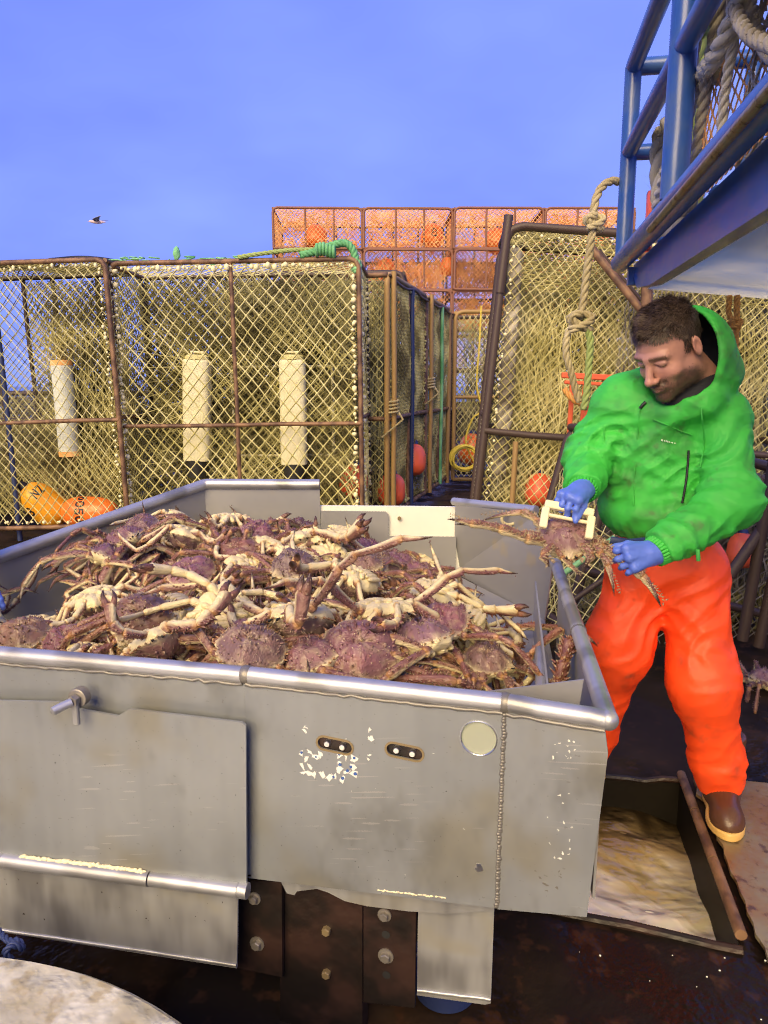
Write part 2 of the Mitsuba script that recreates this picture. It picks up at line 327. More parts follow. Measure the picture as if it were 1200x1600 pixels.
def crab_bump(p, n, uv): return FB(p.x * 130, p.y * 130, p.z * 130, 3) + 0.6 * N_(p.x * 330, p.y * 330, p.z * 330)
mat('crab_shell', VC, 0.27, 0.0, crab_bump, 0.0038, eps=5e-4, spec=0.6)
mat('black_eye', (0.01, 0.01, 0.012), 0.15)
def skin_bump(p, n, uv): return FB(p.x * 220, p.y * 220, p.z * 220, 2)
mat('skin', VC, 0.45, 0.0, skin_bump, 0.0007, eps=4e-4)
mat('hair_fibre', VC, 0.55, 0.0)
def greenc(p, n, uv):
    a = FB(p.x * 9, p.y * 9, p.z * 9, 4); b = FB(p.x * 3 + 4, p.y * 3, p.z * 3, 3); d = FB(p.x * 34, p.y * 34, p.z * 34, 3)
    c = MX((0.030, 0.37, 0.040), (0.060, 0.50, 0.075), b); c = MX(c, mi.Color3f(0.045, 0.20, 0.05), SS(.46, .74, a) * .70)
    return MX(c, mi.Color3f(0.07, 0.10, 0.045), SS(.58, .78, d * .6 + a * .4) * .6)
def ridge(v): return 1 - dr.abs(v * 2 - 1) * 1.6
def clothb(p, n, uv):
    w = FB(p.x * 5, p.y * 5, p.z * 5, 2) * 2.0; t = p.x * .6 + p.z * .8; q = p.z * .6 - p.x * .8
    return ridge(N_(t * 6 + w, q * 20 + w, p.y * 7)) * 1.3 + ridge(N_(t * 15 + w + 9, q * 11 - w, p.y * 9)) * 1.0 + ridge(N_(p.x * 34 + w, p.y * 30, p.z * 26 + w)) * .45
mat('jacket_green', mikit.proc(greenc), 0.60, 0.0, clothb, 0.0042, spec=0.35)
mat('lining_black', (0.008, 0.009, 0.016), 0.8)
mat('zip_black', (0.012, 0.014, 0.014), 0.5)
mat('thread_white', (0.65, 0.72, 0.62), 0.6)
def orangeb(p, n, uv):
    w = FB(p.x * 5, p.y * 5, p.z * 4, 2) * 1.5; t = p.x * .8 + p.z * .6; q = p.z * .8 - p.x * .6
    return ridge(N_(t * 5 + w, q * 12 + w, p.y * 6)) * 1.5 + ridge(N_(t * 13 + w + 9, q * 8 - w, p.y * 7)) * .6 + 0.3 * FB(p.x * 50, p.y * 50, p.z * 50, 2)
def orangec(p, n, uv):
    a = FB(p.x * 11, p.y * 11, p.z * 8, 4); b = FB(p.x * 32, p.y * 32, p.z * 20, 3); c = MX((0.88, 0.075, 0.010), (0.62, 0.060, 0.014), SS(.5, .75, a)); return MX(c, mi.Color3f(0.30, 0.07, 0.03), SS(.60, .80, b * .6 + a * .4) * .6)
mat('trousers_orange', mikit.proc(orangec), 0.55, 0.0, orangeb, 0.0038)
mat('glove_blue', (0.085, 0.155, 0.58), 0.5, 0.0, orangeb, 0.001)
mat('boot_brown', (0.085, 0.038, 0.022), 0.35)
mat('sole_tan', (0.60, 0.38, 0.12), 0.5)
mat('bird_grey', (0.19, 0.19, 0.24), 0.7)
mat('bird_pale', (0.55, 0.42, 0.42), 0.7)
# ---------------------------------------------------------------- sea, deck, hatch
struct('sea', TM([[-9000, -9000, -3.2], [9000, -9000, -3.2], [9000, 9000, -3.2], [-9000, 9000, -3.2]], [[0, 1, 2], [0, 2, 3]]), 'sea_water')
UP = V(0, 0, 1)
h0, h1 = atz(1160, 1488, 0), atz(1062, 1222, 0); h2, h3 = atz(936, 1216, 0), atz(905, 1434, 0)
dirL = nrm(h3 - h0); h3 = h0 + dirL * 0.95; h2 = h1 + nrm(h2 - h1) * 0.85
hatch = Polygon([h[:2] for h in (h0, h1, h2, h3)])
deckp = sbox(-5.2, -4, 4.6, 24).difference(hatch)
deckm = trimesh.creation.triangulate_polygon(deckp, engine='earcut')
struct('deck', TM(np.c_[deckm[0], np.zeros(len(deckm[0]))], deckm[1]), 'deck_wet')
# the hull below the deck edge and the bulwarks
hull = []
for a, b in (((-5.2, -4), (-5.2, 24)), ((4.6, 24), (4.6, -4)), ((-5.2, 24), (4.6, 24)), ((4.6, -4), (-5.2, -4))):
    d = nrm(V(*b, 0) - V(*a, 0)); nn = np.cross(UP, d); L = np.linalg.norm(V(*b) - V(*a))
    hull.append(slab(sbox(0, -3.4, L, 1.0), 0.09, frame(V(*a, 0), d, UP, np.cross(d, UP))))
single('bulwark', cat(hull), 'rust_dark', 'dark steel bulwark and hull side running round the whole deck', 'bulwark')
# the well under the hatch: four walls and moving water
Z0 = -0.15
pit = []
hp = [h0, h1, h2, h3]
for i in range(4):
    a, b = hp[i], hp[(i + 1) % 4]; d = nrm(b - a)
    pit.append(TM([a + V(0, 0, -.9), b + V(0, 0, -.9), b + V(0, 0, -.004), a + V(0, 0, -.004)], [[0, 1, 2], [0, 2, 3]]))
t_hatch = thing('hatch_coaming', 'rusty steel edge framing the open deck hatch in front of the man', 'hatch frame')
put(t_hatch, 'well_wall', cat(pit), 'well_dark')
for i, (a, b, r, m) in enumerate(((h0, h3, .013, 'rust_dark'), (h1, h2, .012, 'rust_dark'))):
    wv = np.random.default_rng(i + 5)
    p = np.linspace(a, b, 14) + V(0, 0, .006); p[:, 2] += wv.normal(0, .003, 14)
    put(t_hatch, 'lip', tube(p, r, 8), m, 40)
pa, pb = h1 + V(.012, .02, .022), h0 + V(.012, .035, .022)
put(t_hatch, 'hinge_pipe', cat([rod(pa + (pb - pa) * s, pa + (pb - pa) * e, .0165, 12) for s, e in ((0, .30), (.308, .62), (.628, 1))]), 'pot_steel', 40, label='round hinge pipe along the right side of the hatch')
gx, gy = np.meshgrid(np.linspace(hatch.bounds[0] - .02, hatch.bounds[2] + .02, 70), np.linspace(hatch.bounds[1] - .02, hatch.bounds[3] + .02, 80), indexing='ij')
gp = np.stack([gx * 4, gy * 7, gx * 0], -1); gz = Z0 + 0.05 * (meshkit.fbm(gp, 4, seed=3) - .5) + 0.03 * np.sin(gx * 9 - gy * 5)
ii, jj = np.meshgrid(np.arange(69), np.arange(79), indexing='ij'); q = np.stack([ii * 80 + jj, (ii + 1) * 80 + jj, (ii + 1) * 80 + jj + 1, ii * 80 + jj + 1], -1).reshape(-1, 4)
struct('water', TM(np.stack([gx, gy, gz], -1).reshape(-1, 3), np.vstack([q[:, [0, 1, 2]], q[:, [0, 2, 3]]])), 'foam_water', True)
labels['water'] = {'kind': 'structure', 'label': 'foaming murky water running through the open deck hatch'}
# the hatch cover, swung open to the right
ax = nrm(h0 - h1); rt = nrm(np.cross(ax, UP)) * 1.0
if rt[0] < 0: rt = -rt
o = h1 + rt * .045 + V(0, 0, .034)
rng = np.random.default_rng(2)
L = np.linalg.norm(h0 - h1) + .05
edge = [(x, .006 * rng.normal()) for x in np.linspace(0, L, 22)]
cov = Polygon(edge + [(L, .75), (0, .75)])
Mx = frame(o, ax, rt, np.cross(ax, rt))
if Mx[2, 2] < 0:
    cov = Polygon([(y, x) for x, y in cov.exterior.coords]); Mx = frame(o, rt, ax, np.cross(rt, ax))
t_cov = thing('hatch_cover', 'rust-stained tan steel hatch cover lying on the deck under the man\'s boot', 'hatch cover')
put(t_cov, 'plate', slab(cov, .012, Mx), 'rust_plate')
put(t_cov, 'stiffener', rod(h1 + rt * .60 + V(0, 0, .018), h0 + rt * .60 + V(0, 0, .018), .016), 'rust_dark')
# scales, ice and shell bits on the wet deck
rng = np.random.default_rng(8); fl = []
for i in range(150):
    x, y = rng.uniform(.3, 1.7), rng.uniform(.9, 1.75) if i < 300 else rng.uniform(2.5, 4)
    if hatch.buffer(.02).contains(Point(x, y)): continue
    if i < 300 and rng.random() > .3 + .5 * (x > .75) * (x < 1.1): continue
    s = rng.uniform(.0012, .0042)
    fl.append(blob((x, y, s * .4), (s, s * rng.uniform(.5, 1.2), s * .6), 0))
single('shell_bits', cat(fl), 'poly_white', 'tiny white shell bits and scales scattered on the wet deck', 'debris', kind='stuff')
# ---------------------------------------------------------------- sorting table
RZ = .9
K = [V(-1.90, 1.74, RZ), atz(385, 1054, RZ), atz(790, 1098, RZ), V(.410, 1.2125, RZ)]
BR = V(.593, 2.385, RZ); CT = V(.30, 2.92, 1.03); BK = V(-.27, 2.95, .985); BKh = V(-.27, 2.95, 1.096); DL = V(-.751, 2.95, 1.097); LL = V(-1.308, 2.355, .93); LO = V(-1.90, 1.76, .905)
tb = thing('sorting_table', 'large grey metal crab sorting table with rounded pipe rim heaped with crabs', 'sorting table')
TR = .0185
for i in range(3):
    put(tb, 'rim_pipe', rod(K[i], K[i + 1], TR, 18, 6, .0008, i), 'tube_metal', 50)
for i in (1, 2):
    d = nrm(K[2] - K[1]); put(tb, 'rim_weld', tube([K[i] - d * .009, K[i] - d * .003, K[i] + d * .003, K[i] + d * .009], [TR * 1.01, TR * 1.10, TR * 1.10, TR * 1.01], 18), 'weld', 50)
put(tb, 'rim_pipe', pipe([K[3] - V(.0, .0, 0), BR + V(0, 0, 0)], TR, 18), 'tube_metal', 50)
put(tb, 'rim_corner', blob(K[3], TR * 1.04, 3), 'tube_metal', True)
put(tb, 'rim_weld', tube([K[3] + (BR - K[3]) * s for s in (.40, .405, .41)], [TR, TR * 1.12, TR], 18), 'weld', 50)
put(tb, 'rim_pipe', pipe([LO, LL, DL + V(0, 0, .002), BKh + V(0, 0, .002)], .022, 16), 'tube_metal', 50)
put(tb, 'rim_pipe', rod(CT + V(-.01, 0, .0), at(838, 797, 2.56) * 1, .0165, 16), 'tube_metal', 50)
# front facets, as sheets hung below the rim, each with its own plane
def facet(i, th, z0, off=0.0, x0=0.0, x1=0.0):
    a, b = K[i] + 0, K[i + 1] + 0; d = nrm(b - a); n = nrm(np.cross(d, UP)); L = np.linalg.norm(b - a)
    return a, d, n, L
inw = .02     # how far the sheet leans in at its foot
def fpt(i, px, py, off=0.0):
    a, d, n, L = facet(i, 0, 0); p = atp(px, py, a + n * off, n); return np.dot(p - a, d), p[2] - RZ
def fM(i, off=0.0):
    a, d, n, L = facet(i, 0, 0); return frame(a + n * off, d, UP, n)
# facet 1 (middle): with the round port, slots and the torn foot
L1 = facet(1, 0, 0)[3]; pb0, pb1 = fpt(1, 388, 1366), fpt(1, 772, 1412)
hc = fpt(1, 749, 1149); hr = .0355
port = Point(hc).buffer(hr, 40)
panel = Polygon([(0, -.012), (L1, -.012), (L1, pb1[1]), (pb0[0], pb0[1]), (0, pb0[1] + .005)])
slots = []
for px, py in ((526, 1160), (634, 1170)):
    c = fpt(1, px, py); slots.append((c, LineString([(c[0] - .024, c[1] + .002), (c[0] + .024, c[1] - .002)]).buffer(.0135, 10)))
panel = panel.difference(port)
for c, s in slots: panel = panel.difference(s)
put(tb, 'front_panel', slab(panel, .004, fM(1, .012)), 'steel', label='middle front sheet with a round port and two bolted slots')
put(tb, 'port_cover', slab(Point(hc).buffer(hr * 1.12, 40), .003, fM(1, .0075)), 'port_grey', label='greenish plate behind the round port')
put(tb, 'port_ring', cat([tube([np.array(fM(1, .0125)[:3, :3] @ V(hc[0] + hr * math.cos(w), hc[1] + hr * math.sin(w), 0) + fM(1, .0125)[:3, 3]) for w in np.linspace(0, 2 * np.pi, 49)], .0013, 6)]), 'chrome')
def loc(M, x, y, z=0.0): return M[:3, :3] @ V(x, y, z) + M[:3, 3]
for c, s in slots:
    put(tb, 'slot_plate', slab(s.buffer(.006), .004, fM(1, .006)), 'rust_dark', label='dark rusty plate inside the slot')
    put(tb, 'slot_rim', slab(s.buffer(.0035).difference(s.buffer(-.0008)), .0018, fM(1, .0135)), 'bolt_brass')
    for k in (-1, 1):
        p0 = loc(fM(1), c[0] + k * .0165, c[1] - k * .0015, .004); nn = fM(1)[:3, 2]
        put(tb, 'slot_bolt', tube([p0, p0 + nn * .010, p0 + nn * .0125, p0 + nn * .0125], [.0072, .0072, .0055, .0025], 12), 'chrome', 35)
# facet 2 (right end)
L2 = facet(2, 0, 0)[3]; q1 = fpt(2, 918, 1426); q0 = fpt(2, 775, 1413)
end = Polygon([(0, -.012), (L2 - .004, -.012), (L2 + .004, -.06), (q1[0], q1[1]), (0.0, q0[1])])
put(tb, 'front_panel', slab(end, .004, fM(2, .0125)), 'steel', label='narrow right-hand end sheet, pitted near its foot')
# weld bead between them
rng = np.random.default_rng(4); bead = []
pA, pB = loc(fM(1, .0135), L1, -.02), loc(fM(1, .0135), L1 - .004, pb1[1] + .004)
for s in np.linspace(0, 1, 70):
    p = pA + (pB - pA) * s; bead.append(blob(p + rng.normal(0, .0007, 3), (.0048 + rng.uniform(0, .0012), .003, .0042), 1))
put(tb, 'weld_bead', cat(bead), 'weld', True, kind='stuff', label='vertical weld bead between the two front sheets')
# underside of the rim: caulk weld
for i in range(3):
    a, d, n, L = facet(i, 0, 0); m = int(L / .014); p = np.linspace(.004, L - .004, m); rr = np.random.default_rng(i)
    put(tb, 'rim_seam', tube([a + d * s + n * (.0135 + rr.normal(0, .0008)) + V(0, 0, -.0165 + rr.normal(0, .0012)) for s in p], .0036 + .0012 * rr.random(m), 6), 'weld', 60)
# facet 0 (left): recessed sheet, with the drop door and its hinge in front
L0 = facet(0, 0, 0)[3]
X = lambda px, py, off: fpt(0, px, py, off)
bk = Polygon([(0, -.012), (L0 - .001, -.012), (L0 - .001, X(386, 1366, .012)[1]), (0, X(0, 1350, .012)[1] - .05)])
put(tb, 'front_panel', slab(bk, .004, fM(0, .0115)), 'steel', label='left front sheet behind the drop door')
DO = .045
pts = [X(0, 1095, DO), X(100, 1097, DO), X(112, 1106, DO), X(184, 1119, DO), X(203, 1108, DO), X(378, 1129, DO), X(384, 1134, DO), X(385, 1384, DO), X(250, 1367, DO), X(0, 1336, DO)]
s0 = X(-300, 1060, DO)[0]
pts = pts + [(s0, X(0, 1336, DO)[1] + .03), (s0, X(0, 1095, DO)[1])]
door = Polygon(pts).buffer(-.003, 6).buffer(.003, 6)
put(tb, 'drop_door', slab(door, .006, fM(0, DO)), 'steel', label='flat grey drop door on the left of the front with a notched top edge')
ha, hb = loc(fM(0, DO + .002), *X(-320, 1301, DO)), loc(fM(0, DO + .002), *X(391, 1390, DO))
hz = loc(fM(0, DO + .002), *X(0, 1342, DO)); he = loc(fM(0, DO + .002), *X(388, 1391, DO)); hd = nrm(he - hz); HL = np.linalg.norm(he - hz)
for i, (s, e) in enumerate(((-.5, .018), (.0195, .622), (.627, .965), (.967, 1.0))):
    put(tb, 'hinge_pipe', rod(hz + hd * HL * s, hz + hd * HL * e, .0172 if i != 2 else .0165, 16), 'tube_metal', 50)
bead = []
rng = np.random.default_rng(14)
for s in np.linspace(.10, .60, 90):
    p = hz + hd * HL * s + V(0, 0, .0168) + fM(0)[:3, 2] * .002; bead.append(blob(p + rng.normal(0, .0012, 3), (.006, .004, .0045) * rng.uniform(.6, 1.3, 3), 1))
put(tb, 'fish_residue', cat(bead), 'gauge_plastic', True, kind='stuff', label='yellowish residue along the top of the hinge pipe')
# latch
lp = loc(fM(0, DO + .03), *X(128, 1086, DO)); nn = fM(0)[:3, 2]; dd = fM(0)[:3, 0]
put(tb, 'latch_disc', tube([lp - nn * .032, lp - nn * .012, lp - nn * .010], [.021, .021, .017], 20), 'bolt_metal', 35)
put(tb, 'latch_plate', cbox((0, 0, 0), (.014, .060, .010), .002, frame(lp + V(0, 0, -.024) + dd * .004, dd, UP, nn)), 'steel_dirty')
put(tb, 'latch_pin', tube([lp + nn * .006, lp + nn * .02 - dd * .012 - V(0, 0, .004), lp + nn * .036 - dd * .024 - V(0, 0, .009), lp + nn * .038 - dd * .025 - V(0, 0, .0095)], [.0095, .0095, .0095, .006], 14), 'tube_metal', 50, label='round latch pin over the drop door')
put(tb, 'latch_nut', tube([lp - nn * .008, lp + nn * .008], .0125, 6), 'bolt_metal')
# lower skirt plates, torn foot strip
SKO = .02
sk = Polygon([X(-280, 1300, SKO), X(372, 1385, SKO), X(370, 1513, SKO), X(0, 1456, SKO), X(-280, 1414, SKO)])
put(tb, 'lower_skirt', slab(sk, .006, fM(0, SKO)), 'steel_dirty', label='streaked lower skirt plate beneath the drop door hinge')
lipA, lipB = loc(fM(0, SKO), *X(-280, 1414, SKO)), loc(fM(0, SKO), *X(370, 1511, SKO))
put(tb, 'skirt_lip', rod(lipA + V(0, 0, .006), lipB + V(0, 0, .006), .0048, 8, 20, .0006), 'tube_metal', 50)
f1 = lambda px, py, off=-.02: fpt(1, px, py, off)
rng = np.random.default_rng(21)
low = [f1(x, y) for x, y in ((440, 1372), (450, 1392), (462, 1395), (466, 1389), (497, 1385), (515, 1391), (540, 1404), (575, 1412), (640, 1420), (700, 1424), (770, 1418))]
strip = Polygon([f1(440, 1350)] + low + [f1(772, 1395)])
put(tb, 'torn_strip', slab(strip, .004, fM(1, -.012)), 'steel_dirty', label='torn strip of sheet under the middle front panel')
foam = []
for s in np.linspace(0, 1, 46):
    c = np.array(f1(592 + 105 * s, 1391 + 12 * s, .01)); p = loc(fM(1, .009), c[0], c[1] + .0015 + rng.normal(0, .0008)); foam.append(blob(p, (.0048, .0045, .0030) * rng.uniform(.6, 1.2, 3), 1, rough=.25, seed=int(s * 99)))
put(tb, 'foam_residue', cat(foam), 'gauge_plastic', True, kind='stuff', label='yellow foam residue along the lower front edge')
gp_ = Polygon([f1(652, 1405), f1(772, 1408), f1(766, 1574), f1(757, 1576), f1(650, 1561)])
put(tb, 'lower_plate', slab(gp_, .006, fM(1, -.03)), 'steel_dirty', label='streaked grey plate hanging below the right of the middle panel')
pa, pb = loc(fM(1, -.028), *f1(651, 1552)), loc(fM(1, -.028), *f1(766, 1566))
put(tb, 'plate_lip', rod(pa, pb, .0042, 8, 10, .0006), 'tube_metal', 50)
# supports
def sup(poly, th, off, m='rust_dark', label=None): return put(tb, 'support_plate', slab(Polygon([f1(x, y, off) for x, y in poly]), th, fM(1, off)), m, label=label)
sup(((366, 1375), (440, 1378), (441, 1527), (368, 1512)), .012, -.035)
sup(((438, 1378), (566, 1396), (566, 1680), (438, 1680)), .05, -.055)
sup(((568, 1396), (650, 1400), (648, 1575), (568, 1566)), .012, -.04)
def bolt(px, py, off, r, m, washer=True):
    c = f1(px, py, off); n2 = fM(1)[:3, 2]; p = loc(fM(1, off), c[0], c[1])
    if washer: put(tb, 'washer', tube([p, p + n2 * .003, p + n2 * .0035], [r * 1.55, r * 1.55, r * 1.3], 20), 'bolt_metal', 35)
    put(tb, 'bolt_head', tube([p, p + n2 * .011, p + n2 * .013], [r, r, r * .85], 6), m)
bolt(402, 1474, -.035, .0115, 'bolt_metal'); bolt(398, 1403, -.035, .010, 'bolt_metal')
bolt(511, 1452, -.055, .0105, 'bolt_brass', False); bolt(511, 1519, -.055, .0105, 'bolt_brass', False)
bolt(601, 1429, -.04, .010, 'bolt_metal'); bolt(603, 1493, -.04, .0115, 'bolt_metal')
for px, py in ((603, 1460), (604, 1523)):
    c = f1(px, py, -.04); p = loc(fM(1, -.04), *c); n2 = fM(1)[:3, 2]
    put(tb, 'bolt_hole', tube([p + n2 * .0008, p + n2 * .0012], [.0095, .0095], 18), 'rubber_black')
# the box of the table: floor, inside walls and back panels
floor_poly = [K[0][:2], K[1][:2] + V(0, .02), K[2][:2] + V(0, .02), K[3][:2] + V(-.02, .02), BR[:2] + V(-.03, 0), CT[:2], BKh[:2], DL[:2], LL[:2], LO[:2]]
fz = lambda x, y: .66 + (y - 1.3) * .035
ft = trimesh.creation.triangulate_polygon(Polygon(floor_poly), engine='earcut')
put(tb, 'floor_plate', TM(np.c_[ft[0], [fz(*q) for q in ft[0]]], ft[1]), 'steel_inner')
def wall(a, b, z0, za, zb, th, m, name, off=0.0, lab=None):
    a, b = V(a[0], a[1], 0), V(b[0], b[1], 0); d = nrm(b - a); L = np.linalg.norm(b - a); n = np.cross(d, UP)
    return put(tb, name, slab(Polygon([(0, z0), (L, z0), (L, zb), (0, za)]), th, frame(a + n * off, d, UP, n)), m, label=lab)
for i in range(3): wall(K[i] + V(0, .016, 0), K[i + 1] + V(0, .016, 0), .62, RZ - .012, RZ - .012, .004, 'steel_inner', 'inner_wall')
wall(LO, LL, .45, .90, .925, .005, 'steel_inner', 'back_panel'); wall(LL, DL, .45, .922, 1.09, .005, 'steel_inner', 'back_panel', lab='slanting left rear wall rising to the back')
wall(DL, BKh, .45, 1.088, 1.088, .005, 'steel_inner', 'back_panel', lab='tall rear wall panel below the raised rim')
lowp = Polygon([(0, .45), (.62, .45), (.62, .975), (.335, .975), (.325, .985), (0, .985)])
dv = nrm(CT - BK) * V(1, 1, 0); dv = nrm(dv)
put(tb, 'back_panel', slab(Polygon([(0.0, .45), (.57, .45), (.57, .88), (.285, .88), (.285, .972), (.272, .985), (0.0, .985)]), .006, frame(V(BK[0] + .004, BK[1] - .004, 0), dv, UP, np.cross(dv, UP))), 'steel_inner', label='low grey rear wall panel with a rounded corner')
put(tb, 'cutting_board', slab(Polygon([(-.03, .62), (.60, .62), (.60, .995), (.585, 1.004), (-.02, 1.004), (-.03, .995)]), .02, frame(V(BK[0], BK[1] + .014, 0), dv, UP, np.cross(dv, UP))), 'poly_white', label='white plastic board standing behind the low rear panel')
pq = loc(frame(V(BK[0], BK[1] + .014, 0), dv, UP, np.cross(dv, UP)), .335, .955, .002)
put(tb, 'board_bolt', tube([pq, pq - V(0, .014, 0)], .008, 8), 'bolt_brass', 35)
# right side: long wall, sloped corner plate, gap between them
wall(K[3] + V(-.004, .004, 0), K[3] + (BR - K[3]) * .84, .53, RZ - .01, RZ - .01, .005, 'steel_inner', 'side_wall', lab='right side wall under the pipe rim')
ia, ib = V(.335, 1.30, 0), V(.50, 2.28, 0)
wall(ib, ia, .60, .865, .80, .005, 'steel_inner', 'side_wall', lab='inner sloping wall along the right side')
put(tb, 'guard_tube', rod(V(.335, 1.40, .80), V(.42, 1.82, .80), .014), 'tube_metal', 50)
a_, b_, c_, d_ = CT + V(-.005, -.02, -.012), at(864, 876, 2.37), atz(850, 972, .69), atz(709, 894, .712)
e_ = at(838, 804, 2.50)
qd = [a_, e_, b_, c_, d_]; nq = nrm(np.cross(b_ - d_, a_ - d_)); fr = np.array(qd); bk_ = fr - nq * .006
idx = [[0, 4, 1], [4, 2, 1], [4, 3, 2]]; nb = 5
fs = idx + [[c + nb, b + nb, a + nb] for a, b, c in idx]
for k in range(5): a, b = k, (k + 1) % 5; fs += [[a, b, b + nb], [a, b + nb, a + nb]]
put(tb, 'corner_plate', TM(np.vstack([fr, bk_]), fs), 'steel_inner', label='smooth grey plate across the far right corner')
ring = at(795, 806, 2.62)
put(tb, 'rim_ring', tube([ring + V(.028 * math.cos(w), -.008, .022 * math.sin(w) - .01) for w in np.linspace(0, 2 * np.pi, 25)], .006, 8), 'rope_beige', True, label='small white ring hanging on the corner tube')
put(tb, 'cross_strip', slab(Polygon([fpt(2, 752, 1082, -.10), fpt(2, 912, 1062, -.10), fpt(2, 905, 1105, -.10), fpt(2, 752, 1105, -.10)]), .005, fM(2, -.10)), 'steel_inner', label='small divider strip inside the near right corner')
# scuffs and the remains of a paper sticker on the middle panel
rng = np.random.default_rng(33)
def flake(i, px, py, s, m, off, name, lab=None, kind=None, n=1, spread=(0, 0), asp=1.0):
    ms = []
    for _ in range(n):
        c = np.array(fpt(i, px + rng.uniform(-1, 1) * spread[0], py + rng.uniform(-1, 1) * spread[1], off)); ss = s * rng.uniform(.5, 1.3)
        w = np.sort(rng.uniform(0, 2 * np.pi, 7)); rr = ss * rng.uniform(.35, 1.2, 7)
        ra = rng.uniform(0, 3.14); ka = rng.uniform(.25, .9); ex, ey = rr * np.cos(w), rr * np.sin(w) * ka; pg = Polygon(np.c_[c[0] + ex * math.cos(ra) - ey * math.sin(ra), c[1] + ex * math.sin(ra) + ey * math.cos(ra)]).buffer(0)
        for g in getattr(pg, 'geoms', [pg]):
            if g.area > 1e-7: ms.append(slab(g, .0006, fM(i, off + .0008)))
    return put(tb, name, cat(ms), m, label=lab, kind=kind)
# sticker: torn paper cells in a rough grid with the middle missing
st, ink = [], []
sc = [fpt(1, x, y, .012) for x, y in ((468, 1168), (556, 1180), (552, 1219), (470, 1212))]
S0, SX, SY = np.array(sc[0]), np.array(sc[1]) - sc[0], np.array(sc[3]) - sc[0]
for i in range(9):
    for j in range(4):
        u, w = (i + .5) / 9, (j + .5) / 4
        if 2 <= i <= 5 and 1 <= j <= 2 or (i > 6 and j > 2) or rng.random() < .10 or (i > 3 and i < 6 and j == 0): continue
        if i == 7 and j == 1 and rng.random() < .5: continue
        c = S0 + SX * (u + rng.normal(0, .015)) + SY * (w + rng.normal(0, .03)); wv = np.sort(rng.uniform(0, 6.28, 7)); rr = rng.uniform(.35, 1.2, 7)
        pg = Polygon(np.c_[c[0] + .0094 * rr * np.cos(wv), c[1] + .0098 * rr * np.sin(wv)]).buffer(0)
        for g in getattr(pg, 'geoms', [pg]):
            if g.area > 1e-6: st.append(slab(g, .0005, fM(1, .0128)))
        if rng.random() < .5:
            k = rng.uniform(.002, .0042); ink.append(slab(Point(c + rng.normal(0, .002, 2)).buffer(k, 3), .0003, fM(1, .0132)))
put(tb, 'torn_sticker', cat(st), 'poly_white', kind='stuff', label='white remains of a torn sticker below the left slot')
put(tb, 'sticker_ink', cat(ink), 'blue_paint', kind='stuff')
flake(1, 481, 1139, .0065, 'poly_white', .012, 'paint_scar', n=3, spread=(6, 4)); flake(1, 579, 1146, .009, 'poly_white', .012, 'paint_scar', n=4, spread=(4, 10)); flake(1, 580, 1178, .0055, 'poly_white', .012, 'paint_scar', n=2, spread=(5, 8))
flake(1, 748, 1354, .010, 'chrome', .012, 'paint_scar', n=2, spread=(3, 4)); flake(1, 640, 1260, .0022, 'poly_white', .012, 'paint_scar', n=7, spread=(110, 110), kind='stuff')
flake(2, 880, 1172, .0038, 'poly_white', .0125, 'paint_scar', n=12, spread=(18, 18), kind='stuff'); flake(2, 872, 1300, .0036, 'poly_white', .0125, 'paint_scar', n=14, spread=(24, 60), kind='stuff')
flake(2, 858, 1378, .0055, 'weld', .0125, 'paint_scar', n=9, spread=(22, 22), kind='stuff'); flake(1, 560, 1300, .0013, 'rust_dark', .012, 'paint_scar', n=40, spread=(170, 100), kind='stuff')
flake(0, 215, 1166, .0016, 'rust_dark', DO, 'scratch', n=5, spread=(3, 12)); flake(0, 200, 1240, .0016, 'rust_dark', DO, 'paint_scar', n=26, spread=(180, 100), kind='stuff')
flake(0, 60, 1400, .0025, 'rust_dark', SKO, 'paint_scar', n=40, spread=(300, 40), kind='stuff')
# pale wet lid in the near left corner, and things under the table
M = frame(V(-.86, .36, .40), V(1, 0, 0), V(0, 1, 0), UP)
lid = trimesh.creation.revolve(np.array([[0, .0], [.5, .002], [.83, 0], [.87, -.006], [.885, -.022], [.885, -.16], [.86, -.40], [0, -.40]]), sections=96)
g = lid.subdivide_loop(1) if False else lid
t_l = thing('fish_tub', 'pale wet round plastic tub lid in the near left corner below the table', 'tub')
scene[t_l] = mikit.ply(xf(TM(g.vertices, g.faces), M), 'lid_plastic', smooth=30)
rb = thing('blue_bucket', 'shallow blue pail standing in the dark under the grey lower plate', 'bucket')
c = V(.155, 1.56, 0)
prof = np.array([[0, .004], [.078, .004], [.086, .070], [.092, .075], [.092, .084], [.083, .084], [.074, .015], [0, .015]])
put(rb, 'pail', xf(TM(*[getattr(trimesh.creation.revolve(prof, sections=40), k) for k in ('vertices', 'faces')]), frame(c, V(1, 0, 0), V(0, 1, 0), UP)), 'dark_blue', 35)
put(rb, 'handle', tube([c + V(.088 * math.cos(w), .05 * math.sin(w), .078 - .01 * math.sin(w)) for w in np.linspace(0, np.pi, 13)], .004, 6), 'bolt_metal', True)
rp = curve([atz(0, 1470, .36) + V(-.1, .1, 0), atz(8, 1466, .36), atz(28, 1470, .37), atz(36, 1482, .36), atz(20, 1476, .38), atz(8, 1488, .37), atz(18, 1500, .35)], 60)
single('blue_rope_scrap', rope(rp, .007, fuzz=60), 'dark_blue', 'tangled dark blue rope scrap above the pale tub at the left edge', 'rope', smooth=True)
